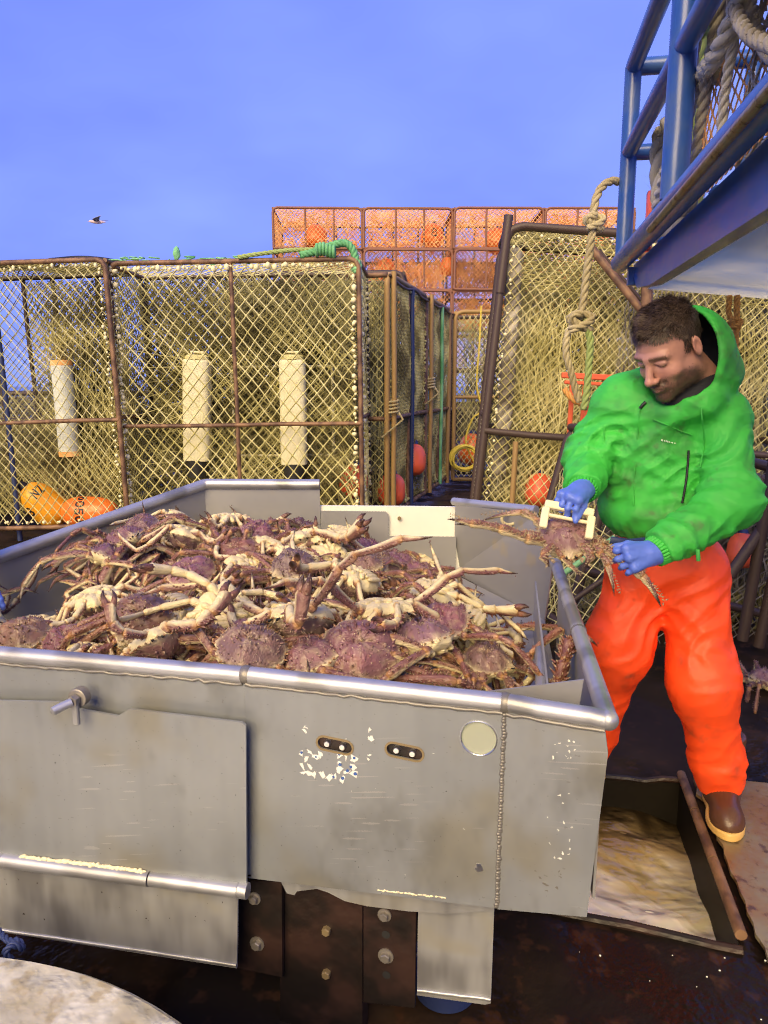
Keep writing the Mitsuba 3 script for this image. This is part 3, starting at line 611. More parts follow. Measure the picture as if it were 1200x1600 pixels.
# ---------------------------------------------------------------- crab pots
def axes(yaw, lean=0.0, back=0.0):
    """unit axes (width, depth, height): turned by yaw about z, leant sideways and backwards (degrees)"""
    y, l, b = map(math.radians, (yaw, lean, back))
    Z = nrm(V(math.tan(l), math.tan(b), 1)); D = V(math.sin(y), math.cos(y), 0); D = nrm(D - Z * np.dot(D, Z)); Xx = np.cross(D, Z)
    return Xx, D, Z
def lacing(a, b, r, seed, every=.055, s=.011, along=None):
    g = np.random.default_rng(seed); L = np.linalg.norm(b - a); n = int(L / every); ms = []
    for k in range(n):
        p = a + (b - a) * ((k + g.uniform(.2, .8)) / n) + g.normal(0, .006, 3); q = s * g.uniform(.6, 1.7)
        ms.append(blob(p, (q, q * g.uniform(.7, 1.2), q * g.uniform(.7, 1.4)), 0))
    return ms
def pot(label, group, o, ax3, w, d, h, netm, faces, bar='pot_steel', br=.023, mids=True, lace=None, seed=0, tan=(), fine=None, mesh3=(.115, .135, .005), vm=(0.5,), hm=(0.42,)):
    Xx, D, Z = ax3; t = thing('crab_pot', label, 'crab pot', group); P = lambda x, y, z: o + Xx * x + D * y + Z * z
    def barr(a, b, r=br, m=None, nm='frame_bar'):
        put(t, nm, rod(P(*a), P(*b), r, 9, 6, .004, seed + 3), m or bar, 50)
    for y in (0, d):
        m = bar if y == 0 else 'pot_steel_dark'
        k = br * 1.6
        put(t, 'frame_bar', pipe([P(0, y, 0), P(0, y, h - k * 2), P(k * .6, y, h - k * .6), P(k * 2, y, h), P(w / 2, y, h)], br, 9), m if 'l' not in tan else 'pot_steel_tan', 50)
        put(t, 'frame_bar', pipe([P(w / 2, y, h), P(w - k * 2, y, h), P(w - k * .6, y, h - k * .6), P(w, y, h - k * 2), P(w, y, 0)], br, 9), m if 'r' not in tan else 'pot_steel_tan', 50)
        barr((0, y, 0), (w, y, 0), m=m)
        if mids:
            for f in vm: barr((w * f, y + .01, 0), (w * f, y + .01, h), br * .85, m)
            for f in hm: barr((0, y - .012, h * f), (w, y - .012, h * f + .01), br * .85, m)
    for x in (0, w):
        for z in (.01, h - .01): barr((x, 0, z), (x, d, z), br * .9)
        if mids and h > 1.5: barr((x, 0, h * .42), (x, d, h * .42), br * .8)
    spec = {'front': (P(0, 0, 0), Xx, Z, w, h), 'back': (P(0, d, 0), Xx, Z, w, h), 'left': (P(0, 0, 0), D, Z, d, h), 'right': (P(w, 0, 0), D, Z, d, h), 'top': (P(0, 0, h), Xx, D, w, d), 'bottom': (P(0, 0, 0), Xx, D, w, d)}
    for i, (f, s) in enumerate(faces.items()):
        oo, U, W, ww, hh = spec[f]; pw, ph, r = (s if isinstance(s, tuple) else mesh3)[:3]; mm = s[3] if isinstance(s, tuple) and len(s) > 3 else netm
        e = br * 1.3; sag = s[4] if isinstance(s, tuple) and len(s) > 4 else .02
        put(t, 'netting', net(oo + U * e + W * e, U, W, ww - 2 * e, hh - 2 * e, pw, ph, r, seed * 7 + i, sag, .010, knots=r > .0035), mm)
    if lace:
        ms = []
        e = br * 2.2
        for a, b in (((e, -.01, h - e), (w - e, -.01, h - e)), ((e, -.01, 0.05), (e, -.01, h - e)), ((w - e, -.01, .05), (w - e, -.01, h - e)), ((e, .0, e), (w - e, .0, e)), ((w + .01, d * .1, h * .05), (w + .01, d * .1, h)), ((w + .01, d - e, h * .05), (w + .01, d - e, h))):
            ms += lacing(P(*a), P(*b), br, seed + len(ms), s=lace)
        put(t, 'lacing', cat(ms), 'lacing_pale' if netm == 'net_cream' else netm, True, kind='stuff')
    return t, P
def funnel(t, P, w, d, h, m, seed, ring='plastic_cream', x0=.42, x1=.86, z0=.26, z1=.62, r=.004):
    """the entrance funnel of a pot: four sloping nets running in to a rectangular ring"""
    yb = d * .55; R = [P(w * x0, yb, h * z0), P(w * x1, yb, h * z0), P(w * x1, yb, h * z1), P(w * x0, yb, h * z1)]
    for i in range(4): put(t, 'funnel_ring', rod(R[i], R[(i + 1) % 4], .014, 8), ring, 50)
    O = [P(w * .06, .05, h * .05), P(w * .97, .05, h * .05), P(w * .97, .05, h * .94), P(w * .06, .05, h * .94)]
    g = np.random.default_rng(seed); ms = []
    for i in range(4):
        a, b, c, e = O[i], O[(i + 1) % 4], R[(i + 1) % 4], R[i]; n = 15
        for s in np.linspace(0, 1, n):
            for s2 in (s + .35, s - .35):
                s2 = np.clip(s2, 0, 1); ms.append(tube(np.linspace(a + (b - a) * s, e + (c - e) * s2, 5) + g.normal(0, .006, (5, 3)), r, 3, False))
    put(t, 'funnel_netting', cat(ms), m)
def tangle(t, o, U, W, N, w, h, dep, n, r, m, seed, name='bunched_netting', drop=1.0):
    """slack netting hanging in bunched folds"""
    g = np.random.default_rng(seed); ms = []
    for i in range(n):
        a = g.random() * w; b0 = h * (1 - g.random() ** 2 * .5); L = h * g.uniform(.3, drop); k = 8
        s = np.linspace(0, 1, k); x = a + np.cumsum(g.normal(0, .02, k)) + .06 * np.sin(s * g.uniform(4, 14) + g.random() * 6); z = np.clip(b0 - s * L, 0, h); y = g.random() * dep + np.cumsum(g.normal(0, .012, k))
        ms.append(tube(o + np.outer(np.clip(x, 0, w), U) + np.outer(z, W) + np.outer(y, N), r * g.uniform(.6, 1.4), 3, False))
    return put(t, name, cat(ms), m, kind='stuff')
GL = 'crab pots standing on edge across the deck'
# -- pot with the two cream bait jugs (centre left)
axB = axes(3.0, -.6); trB = at(560, 404, 6.6); hB, wB, dB = 2.42, 2.27, .86
oB = trB - axB[2] * hB - axB[0] * wB
tB, PB = pot('rusty crab pot with two cream bait jugs, standing on edge', GL, oB, axB, wB, dB, hB, 'net_cream', {'front': (.122, .142, .0066), 'right': (.10, .12, .0042), 'back': (.075, .09, .0050, 'net_olive'), 'top': (.10, .11, .0045), 'bottom': (.1, .1, .004)}, lace=.0165, seed=2, hm=(.395,), vm=(.49,))
funnel(tB, PB, wB, dB, hB, 'net_olive', 5, r=.0036)
tangle(tB, PB(.1, .55, .1), axB[0], axB[2], axB[1], wB - .2, hB - .25, .40, 420, .0060, 'net_olive', 11)
def inner(t, P, a3, x0, w, y0, z0, h, pw, ph, r, m, n, seed, step=.16, sag=.07):
    for k in range(n): put(t, 'inner_netting', net(P(x0 + .01 * k, y0 + step * k, z0), a3[0], a3[2] + a3[1] * .04 * (-1) ** k, w, h, pw * (1 + .17 * k), ph * (1 - .1 * k), r, seed + k, sag, .022, k == 0), m)
inner(tB, PB, axB, .08, wB - .16, .30, .08, hB - .16, .078, .098, .0064, 'net_olive', 4, 300, .12)
# -- left pot, running out of the frame
axA = axes(2.0, -1.6); trA = at(163, 405, 6.62); oA = trA - axA[2] * hB - axA[0] * 2.3
tA, PA = pot('crab pot holding a yellow and an orange buoy, at the left edge of the picture', GL, oA, axA, 2.3, dB, hB, 'net_cream', {'front': (.096, .118, .0050), 'right': (.06, .075, .0045, 'net_olive'), 'top': (.05, .06, .0055, 'net_olive', .05), 'back': (.115, .13, .0048, 'net_olive')}, lace=.011, seed=4, hm=(.41,), vm=())
tangle(tA, PA(1.45, .35, .1), axA[0], axA[2], axA[1], .75, 2.1, .4, 260, .0045, 'net_olive', 12)
tangle(tA, PA(.2, .4, .05), axA[0], axA[2], axA[1], 1.4, .9, .4, 90, .005, 'net_olive', 13)
inner(tA, PA, axA, 1.35, .9, .30, .08, hB - .2, .06, .075, .0056, 'net_olive', 3, 310); inner(tA, PA, axA, .1, 1.3, .35, .06, .95, .070, .080, .0064, 'net_olive', 3, 315)
g1, g2 = at(0, 545, 6.9), at(32, 845, 6.75)
put(tA, 'brace', rod(g1 + (g1 - g2) * .5, g2, .024, 9, 5, .004), 'dark_blue', 50, label='dark blue painted brace bar')
for x in (.32, .47, .62, .76, .95): put(tA, 'frame_bar', rod(PA(x * 2.3 - .35, dB + .02, 0), PA(x * 2.3 - .35, dB + .02, hB), .022 + .02 * (x % .3), 8, 5, .012, int(x * 100)), 'pot_steel_dark', 50)
single('black_hose', tube(curve([PA(1.75, .1, hB + .02), PA(1.95, .25, hB + .06), PA(2.15, .3, hB + .05), PA(2.3, .4, hB + .03)], 20), .025, 8), 'rubber_black', 'black hose end lying on top of the left-hand crab pot', 'hose', smooth=True)
# -- pots behind those two
for i, (px, Y, lab, hh, nets) in enumerate(((330, 8.6, 'weathered crab pot half hidden behind the pot with the two jugs', 2.35, {'front': (.085, .10, .0075, 'net_olive'), 'back': (.09, .1, .008, 'net_olive')}), (-105, 8.7, 'dark crab pot dimly seen through the left-hand pot', 1.30, {'front': (.08, .09, .008, 'net_grey'), 'back': (.09, .1, .008, 'net_olive')}))):
    a3 = axes(4); tr = at(px + 300, 420, Y); o = tr * V(1, 1, 0) + V(0, 0, .12 + .34 * (i == 0)) - a3[0] * 2.3
    if i == 0:
        dn = thing('timber_dunnage', 'dark timber bearers under the pot behind the jug pot', 'timber')
        for x in (.2, 1.1, 2.0): put(dn, 'bearer', cbox((0, 0, 0), (.2, .8, .40), .01, frame(o + a3[0] * x + a3[1] * .43 - UP * .235, *a3)), 'rust_dark')
    t, P = pot(lab, None, o, a3, 2.3, .86, hh, 'net_olive', nets, 'pot_steel_dark', .028, seed=20 + i, hm=(.4,))
    tangle(t, P(.1, .1, .05), a3[0], a3[2], a3[1], 2.1, hh - .15, .6, 620 if i == 0 else 140, .0065, 'net_olive', 31 + i)
    inner(t, P, a3, .08, 2.1, .2, .05, hh - .1, .075, .09, .007, 'net_olive', 3, 320 + 5 * i, .2)
    if i == 0: put(t, 'cross_bar', rod(P(.9, .1, 1.05), P(1.75, .1, 1.0), .024, 8), 'net_orange' if False else 'rope_green', 50, label='teal cross bar')
# -- the row along the alley
for i, (s0, w, lab) in enumerate(((0.0, 1.86, 'first crab pot of the row along the alley, with tan front posts'), (1.90, 1.72, 'second crab pot of the row along the alley, farther back'))):
    al = math.radians(15.2); W3 = V(math.sin(al), math.cos(al), 0); D3 = V(-math.cos(al), math.sin(al), 0)
    o = V(.03, 7.35, .14) + W3 * s0; a3 = (W3, D3, UP)
    t, P = pot(lab, 'crab pots in the row along the alley', o, a3, w, .9, 2.47, 'net_olive', {'front': (.055, .075, .0042), 'left': (.09, .1, .0045), 'back': (.08, .09, .006)}, 'pot_steel', .030, lace=.014, seed=40 + i, hm=(.42,), tan='l', vm=(.52,))
    put(t, 'post', rod(P(.05, -.06, 0), P(.05, -.06, 2.5), .028, 9, 6, .005), 'pot_steel_tan', 50)
    put(t, 'post', rod(P(w * .53, -.035, 0), P(w * .53, -.035, 2.44), .024, 9, 6, .005), ('dark_blue', 'rope_green')[i], 50)
    put(t, 'sagging_top_rope', tube(curve([P(w * k / 5, -.03, 2.45 - .05 * math.sin(k * 2.1) ** 2) for k in range(6)], 30), .016, 7), 'pot_steel_dark', True)
    tangle(t, P(.1, .1, .1), a3[0], a3[2], a3[1], w - .2, 2.25, .6, 260, .0055, 'net_olive', 51 + i)
    c = P(.03, -.06, 1.15 + .25 * i)
    single('lashing', rope([c + V(.055 * math.cos(k * .7), .055 * math.sin(k * .7), k * .004) for k in range(-18, 22)] + [c + V(.1, -.05, -.12), c + V(-.12, -.1, -.30)], .010), 'rope_beige', ('beige rope lashing tied round the tan posts beside the jug pot', 'beige rope lashing halfway along the alley row')[i], 'rope', smooth=True)
# -- the pot closing the alley
a3 = axes(3); o = at(712, 489, 10.7) * V(1, 1, 0) + V(0, 0, .12)
tD, PD = pot('tan-framed crab pot closing the far end of the alley, yellow line on it', GL, o, a3, 2.3, .86, 2.46, 'net_cream', {'front': (.085, .12, .0062), 'back': (.08, .09, .008, 'net_olive')}, 'pot_steel_tan', .030, seed=60, hm=(.5,), vm=())
put(tD, 'post', rod(PD(-.09, -.02, -.05), PD(-.09, -.02, 2.5), .034, 9, 6, .005), 'pot_steel_tan', 50); put(tD, 'post', rod(PD(-.17, .02, 0), PD(-.17, .02, 2.44), .03, 9, 6, .005), 'pot_steel', 50)
tangle(tD, PD(.15, .3, .05), a3[0], a3[2], a3[1], 2.0, 2.3, .5, 200, .007, 'net_olive', 61)
single('yellow_line', rope(curve([at(752, 478, 10.55), at(749, 540, 10.5), at(745, 600, 10.5), at(752, 640, 10.5), at(738, 655, 10.45), at(728, 690, 10.45), at(742, 725, 10.4)], 60), .013), 'rope_yellow', 'slack yellow line hanging down the pot at the end of the alley', 'rope', smooth=True)
c = at(724, 714, 10.5)
single('yellow_rope_coil', cat([tube([c + V((.19 + .02 * math.sin(k)) * math.cos(w), -.06 - .03 * k % .2 + .03 * math.sin(w * 2 + k), .17 * math.sin(w) + .02 * math.sin(k * 2.2)) for w in np.linspace(0, 6.28, 22)], .014, 6, False) for k in range(7)]), 'rope_yellow', 'yellow rope coil hanging low on the pot at the end of the alley', 'rope coil', smooth=True)
# -- the big pot leaning on the right, behind the man
TL = at(793, 352, 5.7); BL = at(744, 790, 5.72); Zl = nrm(TL - BL); Xr = nrm(at(965, 373, 5.62) - at(800, 364, 5.7)); Xr = nrm(Xr - Zl * np.dot(Xr, Zl)); Dl = np.cross(Zl, Xr); hE = 2.50
axE = (Xr, Dl, Zl); oE = TL - Zl * hE
tE, PE = pot('large crab pot with a dark thick frame leaning behind the man', None, oE, axE, 2.25, .80, hE, 'net_cream', {'front': (.074, .086, .0041, 'net_cream', .04), 'back': (.058, .066, .0058, 'net_olive'), 'top': (.06, .06, .005, 'net_olive', .05), 'left': (.06, .07, .005, 'net_grey')}, 'pot_steel_dark', .033, seed=70, hm=(.375,), vm=(), lace=.009)
put(tE, 'netting', net(PE(.16, .06, hE - .46), Xr, Zl, 2.0, .40, .13, .030, .0052, 77, .03, .01, True), 'net_olive', label='band of closely bunched netting along its top')
tangle(tE, PE(.2, .15, .05), Xr, Zl, Dl, 2.1, hE - .35, .5, 480, .0046, 'net_cream', 71)
tangle(tE, PE(1.4, .3, .05), Xr, Zl, Dl, .9, hE - .2, .4, 700, .0055, 'net_grey', 73)
tangle(tE, PE(.2, .3, .05), Xr, Zl, Dl, 2.1, hE - .2, .4, 380, .0056, 'net_olive', 72)
inner(tE, PE, axE, .12, 2.05, .18, .05, hE - .2, .062, .075, .0042, 'net_cream', 2, 340); inner(tE, PE, axE, .12, 2.05, .42, .05, hE - .2, .055, .07, .005, 'net_olive', 2, 345)
put(tE, 'hanging_netting', net(PE(.95, -.03, 1.05), Xr, Zl, .62, 1.25, .036, .16, .0048, 78, .05, .012, False), 'net_grey', label='curtain of vertical grey netting over its right half')
put(tE, 'brace', rod(at(924, 388, 5.45), at(1006, 490, 5.3), .030, 9), 'pot_steel', 50); put(tE, 'brace', rod(at(936, 392, 5.5), at(1002, 470, 5.5), .016, 8), 'pot_steel_dark', 50)
put(tE, 'brace', rod(at(1010, 380, 5.2), at(1014, 700, 5.2), .040, 9), 'pot_steel', 50); put(tE, 'brace', rod(at(806, 690, 5.62), at(800, 790, 5.62), .022, 8), 'pot_steel_tan', 50)
put(tE, 'post', rod(PE(0, -.01, hE - .5), PE(0, -.01, hE + .07), .036, 9), 'pot_steel_dark', 50); put(tE, 'frame_bar', rod(PE(.1, .3, .95), PE(2.2, .3, .97), .026, 8), 'pot_steel_dark', 50)
single('braided_rope', rope(curve([at(803, 390, 5.78), at(801, 470, 5.78), at(794, 560, 5.8), at(788, 650, 5.8), at(778, 740, 5.8)], 50), .062, .30, 90, fuzz=300), 'rope_grey', 'thick pale grey braided rope running down inside the leaning pot', 'rope', smooth=True)
# -- slanting pot at the far right, behind the man's legs
Tf, Bf = at(1030, 480, 4.1), at(884, 985, 3.95); Zf = nrm(Tf - Bf); Xf = nrm(V(1, .12, .02)); Xf = nrm(Xf - Zf * np.dot(Xf, Zf)); Df = np.cross(Zf, Xf); hF = np.linalg.norm(Tf - Bf) * .64
axF = (Xf, Df, Zf); oF = Bf
tF, PF = pot('tilted crab pot wrapped in grey netting close behind the man', None, oF, axF, 2.3, .8, hF, 'net_grey', {'front': (.075, .080, .0032, 'net_grey', .05), 'back': (.060, .060, .0046, 'net_grey', .05), 'left': (.09, .1, .004, 'net_cream')}, 'pot_steel_dark', .030, seed=80, hm=(.30,), vm=(.32,))
tangle(tF, PF(.1, .08, .45), Xf, Zf, Df, 2.1, hF - .5, .45, 1500, .0034, 'net_grey', 81)
tangle(tF, PF(.05, .08, .0), Xf, Zf, Df, 2.2, .7, .6, 700, .0040, 'net_olive', 82)
for a, b in (((1215, 690), (1160, 1000)), ((1240, 760), (1185, 1010)), ((1140, 900), (1215, 790)), ((868, 905), (960, 840)), ((872, 955), (950, 900))):
    put(tF, 'brace', rod(at(*a, 3.7), at(*b, 3.75), .030 if a[0] > 1000 else .016, 9), 'pot_steel_dark' if a[1] != 905 else 'rope_green', 50)
put(tF, 'netting', net(at(862, 1000, 3.72), nrm(V(1, .1, .25)), nrm(V(-.2, .1, 1)), .62, .55, .085, .085, .0034, 83, .08, .012), 'net_cream')
bx = at(1150, 945, 3.66)
# -- far stack: flat pots, six high
cols = [(-2.60, 'leftmost'), (-.47, 'second from the left'), (1.66, 'third from the left'), (3.79, 'rightmost')]
for lv in range(6):
    for ci, (x, nm) in enumerate(cols):
        if lv < 3 and ci == 3: continue
        a3 = axes(-2 + ci * .7); o = V(x + .012 * math.sin(lv * 3 + ci), 17.5 + .03 * math.sin(lv * 5 + ci * 2) + .02 * ci, .06 + lv * .93); top = lv == 5
        nets = {'front': (.095, .11, .0068)} if lv >= 2 else {}
        if lv >= 3: nets['back'] = (.11, .12, .0072)
        if top: nets['top'] = (.12, .13, .007); nets['left'] = (.11, .12, .007)
        lab = f'orange-netted flat crab pot, {nm} of the top layer of the far stack' if top else (f'orange-netted flat crab pot, {nm} {("third", "second")[lv - 3]} layer down of the far stack' if lv >= 3 else 'dark flat crab pot low in the far stack behind the alley')
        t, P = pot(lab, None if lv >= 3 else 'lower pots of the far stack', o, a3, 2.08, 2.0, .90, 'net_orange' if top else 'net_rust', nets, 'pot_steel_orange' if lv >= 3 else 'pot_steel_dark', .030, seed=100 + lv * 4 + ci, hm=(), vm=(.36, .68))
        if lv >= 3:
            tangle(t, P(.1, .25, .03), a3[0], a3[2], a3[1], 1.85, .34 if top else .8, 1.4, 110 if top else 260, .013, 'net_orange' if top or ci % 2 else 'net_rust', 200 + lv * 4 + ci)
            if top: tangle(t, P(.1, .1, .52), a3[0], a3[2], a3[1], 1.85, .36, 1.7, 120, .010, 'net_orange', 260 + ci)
# ---------------------------------------------------------------- buoys, jugs and ropes of the pots
def buoy(c, axis, r, L, m, label, cat_, group=None, text=None, neck=True, tw=0.0, th=.11):
    t = thing('buoy', label, cat_, group); a = nrm(axis); M = align(a)
    s = np.linspace(-1, 1, 26); prof = np.c_[r * np.clip(1 - np.abs(s) ** 3.0, 0, 1) ** .5, s * L]
    prof[:, 0] *= 1 - .10 * s; m0 = trimesh.creation.revolve(prof, sections=36)
    put(t, 'float_body', xf(TM(m0.vertices, m0.faces), frame(c, *M)), m, True)
    if neck:
        put(t, 'neck', tube([c + a * L * .94, c + a * L * 1.08, c + a * L * 1.16], [r * .30, r * .26, r * .20], 14), 'dark_blue' if m != 'buoy_yellow' else 'ink', 40)
        e = c + a * L * 1.12; put(t, 'eye', tube([e + M[0] * .0 + (M[0] * math.cos(w) + a * math.sin(w)) * r * .16 for w in np.linspace(0, 6.28, 17)], r * .05, 6), 'pot_steel_dark', True)
    if text:
        for (txt, side, up, hgt, shift) in text:
            # lettering wrapped on the body: side = direction facing out, up = the letters' upward direction
            side = nrm(side - a * np.dot(side, a)); tm = meshkit.text_mesh(txt, hgt, .004, True); tm = tm.subdivide_to_size(.02); v = np.asarray(tm.vertices).copy(); v[:, 0] -= v[:, 0].mean(); v[:, 1] -= v[:, 1].mean()
            cx = np.cross(a, side)      # around
            if up == 'axis': al, ar = v[:, 1] + shift, v[:, 0]
            else: al, ar = v[:, 0] + shift, -v[:, 1]
            ar = -ar if up == 'flip' else ar
            ss = np.clip(al / L, -.97, .97); rr = r * (1 - np.abs(ss) ** 3) ** .5 * (1 - .1 * ss) + .0025 + v[:, 2] * .3; an = ar / r
            q = c + a * al[:, None] + (side * np.cos(an)[:, None] + cx * np.sin(an)[:, None]) * rr[:, None]
            put(t, 'lettering', TM(q, tm.faces), 'ink')
    return t
def align(a):
    a = nrm(a); x = np.cross(a, V(.13, .98, .2)); x = nrm(x); return x, np.cross(a, x), a
buoy(at(70, 788, 6.95), nrm(V(-.62, -.25, .70)), .17, .26, 'buoy_yellow', 'yellow-orange buoy with black marks lying in the left-hand pot', 'buoy', text=[('NZ', V(-.1, -.8, .9), 'axis', .085, .14), ('8', V(-.5, -1, -.3), 'axis', .09, .05)])
buoy(at(141, 800, 6.86), nrm(V(.97, -.12, .03)), .152, .29, 'buoy_orange', 'orange buoy with the black number 6050, lying in the left-hand pot', 'buoy', text=[('6050', V(0, -.9, .35), 'axis', .085, -.03)])
def jug(px, py0, py1, Y, r, m, label, lean=0.0, square=True, ends=None):
    t = thing('bait_jug', label, 'bait jug'); a, b = at(px, py0, Y), at(px + lean, py1, Y); Z = nrm(a - b); L = np.linalg.norm(a - b); x = nrm(np.cross(V(0, 1, 0), Z)); y = np.cross(Z, x)
    n = 30; rows = []
    ss = np.r_[0, .006, .02, np.linspace(.05, .95, 40), .975, .99, 1]
    for s in ss:
        w = np.linspace(0, 2 * np.pi, n, endpoint=False); k = (np.abs(np.cos(w)) ** 5 + np.abs(np.sin(w)) ** 5) ** (-1 / 5) if square else 1.0
        e = 1 - (.12 if s in (0, 1) else .03 if s in (.006, .99) else 0); rib = 1 + (.012 * math.cos(s * L / .09 * 6.28) if .05 <= s <= .95 else 0)
        rows.append(b + Z * L * s + (np.cos(w) * k * r * e * rib)[:, None] * x + (np.sin(w) * k * r * e * rib * (.8 if square else 1))[:, None] * y)
    v = np.vstack(rows + [b[None], a[None]]); m_ = len(ss); i, j = np.meshgrid(np.arange(m_ - 1), np.arange(n), indexing='ij'); k = (j + 1) % n
    q = np.stack([i * n + j, i * n + k, (i + 1) * n + k, (i + 1) * n + j], -1).reshape(-1, 4); j = np.arange(n); k = (j + 1) % n
    f = np.vstack([q[:, [0, 1, 2]], q[:, [0, 2, 3]], np.stack([k, j, j * 0 + m_ * n], 1), np.stack([(m_ - 1) * n + j, (m_ - 1) * n + k, j * 0 + m_ * n + 1], 1)])
    put(t, 'container', TM(v, f), m, 40)
    if ends:
        put(t, 'end_cap', tube([b - Z * .03, b + Z * .02], r * 1.02, 24), ends, 40); put(t, 'end_cap', tube([a - Z * .02, a + Z * .03], r * 1.02, 24), ends, 40)
    else:
        put(t, 'lid', tube([a + Z * .002, a + Z * .03, a + Z * .045], [r * .86, r * .86, r * .70], 24), 'net_cream', 40); put(t, 'handle', rod(a + x * r * .5 + Z * .07, a - x * r * .5 + Z * .07, .012, 8), m, 50)
        put(t, 'base', tube([b - Z * .16, b + Z * .01], [r * .80, r * .86], 24), 'rubber_black', 40)
    return t
jug(308, 562, 720, 6.98, .128, 'plastic_cream', 'left one of the two tall cream bait jugs inside the central pot', 1)
jug(457, 562, 726, 6.94, .125, 'plastic_cream', 'right one of the two tall cream bait jugs inside the central pot', 3)
jug(96, 568, 708, 7.0, .098, 'plastic_pale', 'pale round bait tube with orange ends slung in the left-hand pot', 13, False, 'net_orange')
for px, py, Y, r, m, lab in ((553, 752, 7.15, .14, 'buoy_red', 'orange-red buoy low in the right side of the jug pot'), (612, 765, 7.72, .15, 'buoy_red', 'red buoy behind netting at the near end of the alley row'), (645, 718, 8.6, .16, 'buoy_red', 'reddish buoy halfway along the alley row'), (737, 702, 10.95, .20, 'buoy_orange', 'orange buoy low in the pot at the end of the alley'), (842, 765, 5.85, .115, 'buoy_red', 'orange buoy at the foot of the leaning pot, left of the man'), (1160, 860, 4.05, .085, 'buoy_red', 'orange buoy behind dark bars at the right edge')):
    buoy(at(px, py, Y), V(.1, .2, 1), r, r * 1.25, m, lab, 'buoy')
for px, py, lab in ((494, 371, 'orange buoy in the leftmost top pot of the far stack'), (675, 369, 'orange buoy in the second top pot of the far stack'), (775, 376, 'orange buoy in the third top pot of the far stack'), (934, 372, 'orange buoy in the rightmost top pot of the far stack'), (603, 418, 'orange buoy in the second layer of the far stack, left'), (700, 416, 'orange buoy in the second layer of the far stack, right')):
    buoy(at(px, py, 18.2), V(.2, .3, 1), .27 if py < 400 else .2, .30 if py < 400 else .22, 'buoy_orange', lab, 'buoy', text=[('8', V(.15, -1, 0), 'axis', .2, -.03)] if px == 675 else None)
# ropes over the pot tops
yy = 6.62
single('lime_rope', rope(curve([at(372, 402, yy), at(410, 396, yy), at(455, 391, yy), at(490, 390, yy)], 30), .020, fuzz=40), 'rope_lime', 'pale lime rope lying along the top bar of the central pot', 'rope', smooth=True)
single('green_rope', rope(curve([at(470, 399, yy), at(500, 391, yy), at(520, 383, yy), at(540, 380, yy), at(551, 390, yy), at(556, 404, yy), at(560, 416, yy), at(553, 424, yy)], 50), .034, .12, fuzz=160), 'rope_green', 'thick green rope arching over the top right corner of the central pot', 'rope', smooth=True)
k0 = at(504, 391, yy - .02)
single('green_rope_wrap', cat([tube([k0 + V(.03 * k - .05, .045 * math.cos(w), .045 * math.sin(w) + .012 * math.sin(k)) for w in np.linspace(0, 6.28, 15)], .017, 6, False) for k in range(6)]), 'rope_green', 'bright green rope wrapped round the thick rope on the central pot', 'rope', smooth=True)
gn = []
g = np.random.default_rng(5)
for i in range(26): p = at(g.uniform(190, 390), 404 + g.uniform(-2, 5), yy + .2); gn.append(tube(p + np.cumsum(g.normal(0, .035, (6, 3)) * (1, .5, .18), axis=0), .007, 4, False))
single('green_twine', cat(gn), 'rope_green', 'loose green twine bunched along the top left of the central pot', 'twine', smooth=True, kind='stuff')
single('green_float', blob(at(276, 396, 7.0), (.035, .035, .06), 2, rough=.3), 'rope_green', 'small green knot standing up on top of the central pot', 'knot', smooth=True)
# knotted beige rope from the platform down in front of the leaning pot
R1 = [at(968, 284, 3.48), at(955, 283, 3.45), at(940, 293, 3.42), at(930, 315, 3.4), at(927, 345, 3.4), at(922, 390, 3.4), at(915, 440, 3.4), at(911, 475, 3.4), at(907, 500, 3.4)]
tr_ = thing('knotted_rope', 'beige knotted rope hanging from the blue platform in front of the leaning pot', 'rope')
put(tr_, 'strand', rope(curve(R1, 70), .0185, fuzz=200), 'rope_beige', True)
put(tr_, 'strand', rope(curve([at(903, 500, 3.4), at(888, 520, 3.4), at(884, 550, 3.4), at(892, 580, 3.4), at(899, 610, 3.4), at(905, 628, 3.4)], 40), .0165, fuzz=80), 'rope_beige', True)
put(tr_, 'strand', rope(curve([at(914, 500, 3.38), at(922, 530, 3.38), at(920, 570, 3.38), at(917, 610, 3.38), at(912, 640, 3.38)], 40), .0175, fuzz=80), 'rope_lime', True)
def knot(c, R, r, seed):
    g = np.random.default_rng(seed); th = np.linspace(0, 4 * np.pi, 60); return rope(np.stack([R * np.sin(th * 1.5) * 1.1, R * .55 * np.cos(th * .75 + .5), R * np.cos(th) * .8], 1) + c, r)
put(tr_, 'knot', knot(at(929, 348, 3.4), .035, .0165, 1), 'rope_beige', True); put(tr_, 'knot', knot(at(908, 503, 3.38), .046, .0175, 2), 'rope_beige', True)
yr = thing('orange_rope', 'twisted yellow-orange rope hanging behind the man\'s hood', 'rope')
put(yr, 'strand', rope(curve([at(1152, 462, 3.2), at(1151, 510, 3.2), at(1148, 550, 3.2), at(1145, 590, 3.2), at(1143, 640, 3.2)], 40), .0135, .07), 'rope_orange', True)
put(yr, 'strand', rope(curve([at(1140, 462, 3.22), at(1139, 490, 3.22), at(1150, 506, 3.2)], 20), .012, .07), 'rope_orange', True); put(yr, 'knot', knot(at(1149, 506, 3.2), .022, .011, 3), 'rope_orange', True)
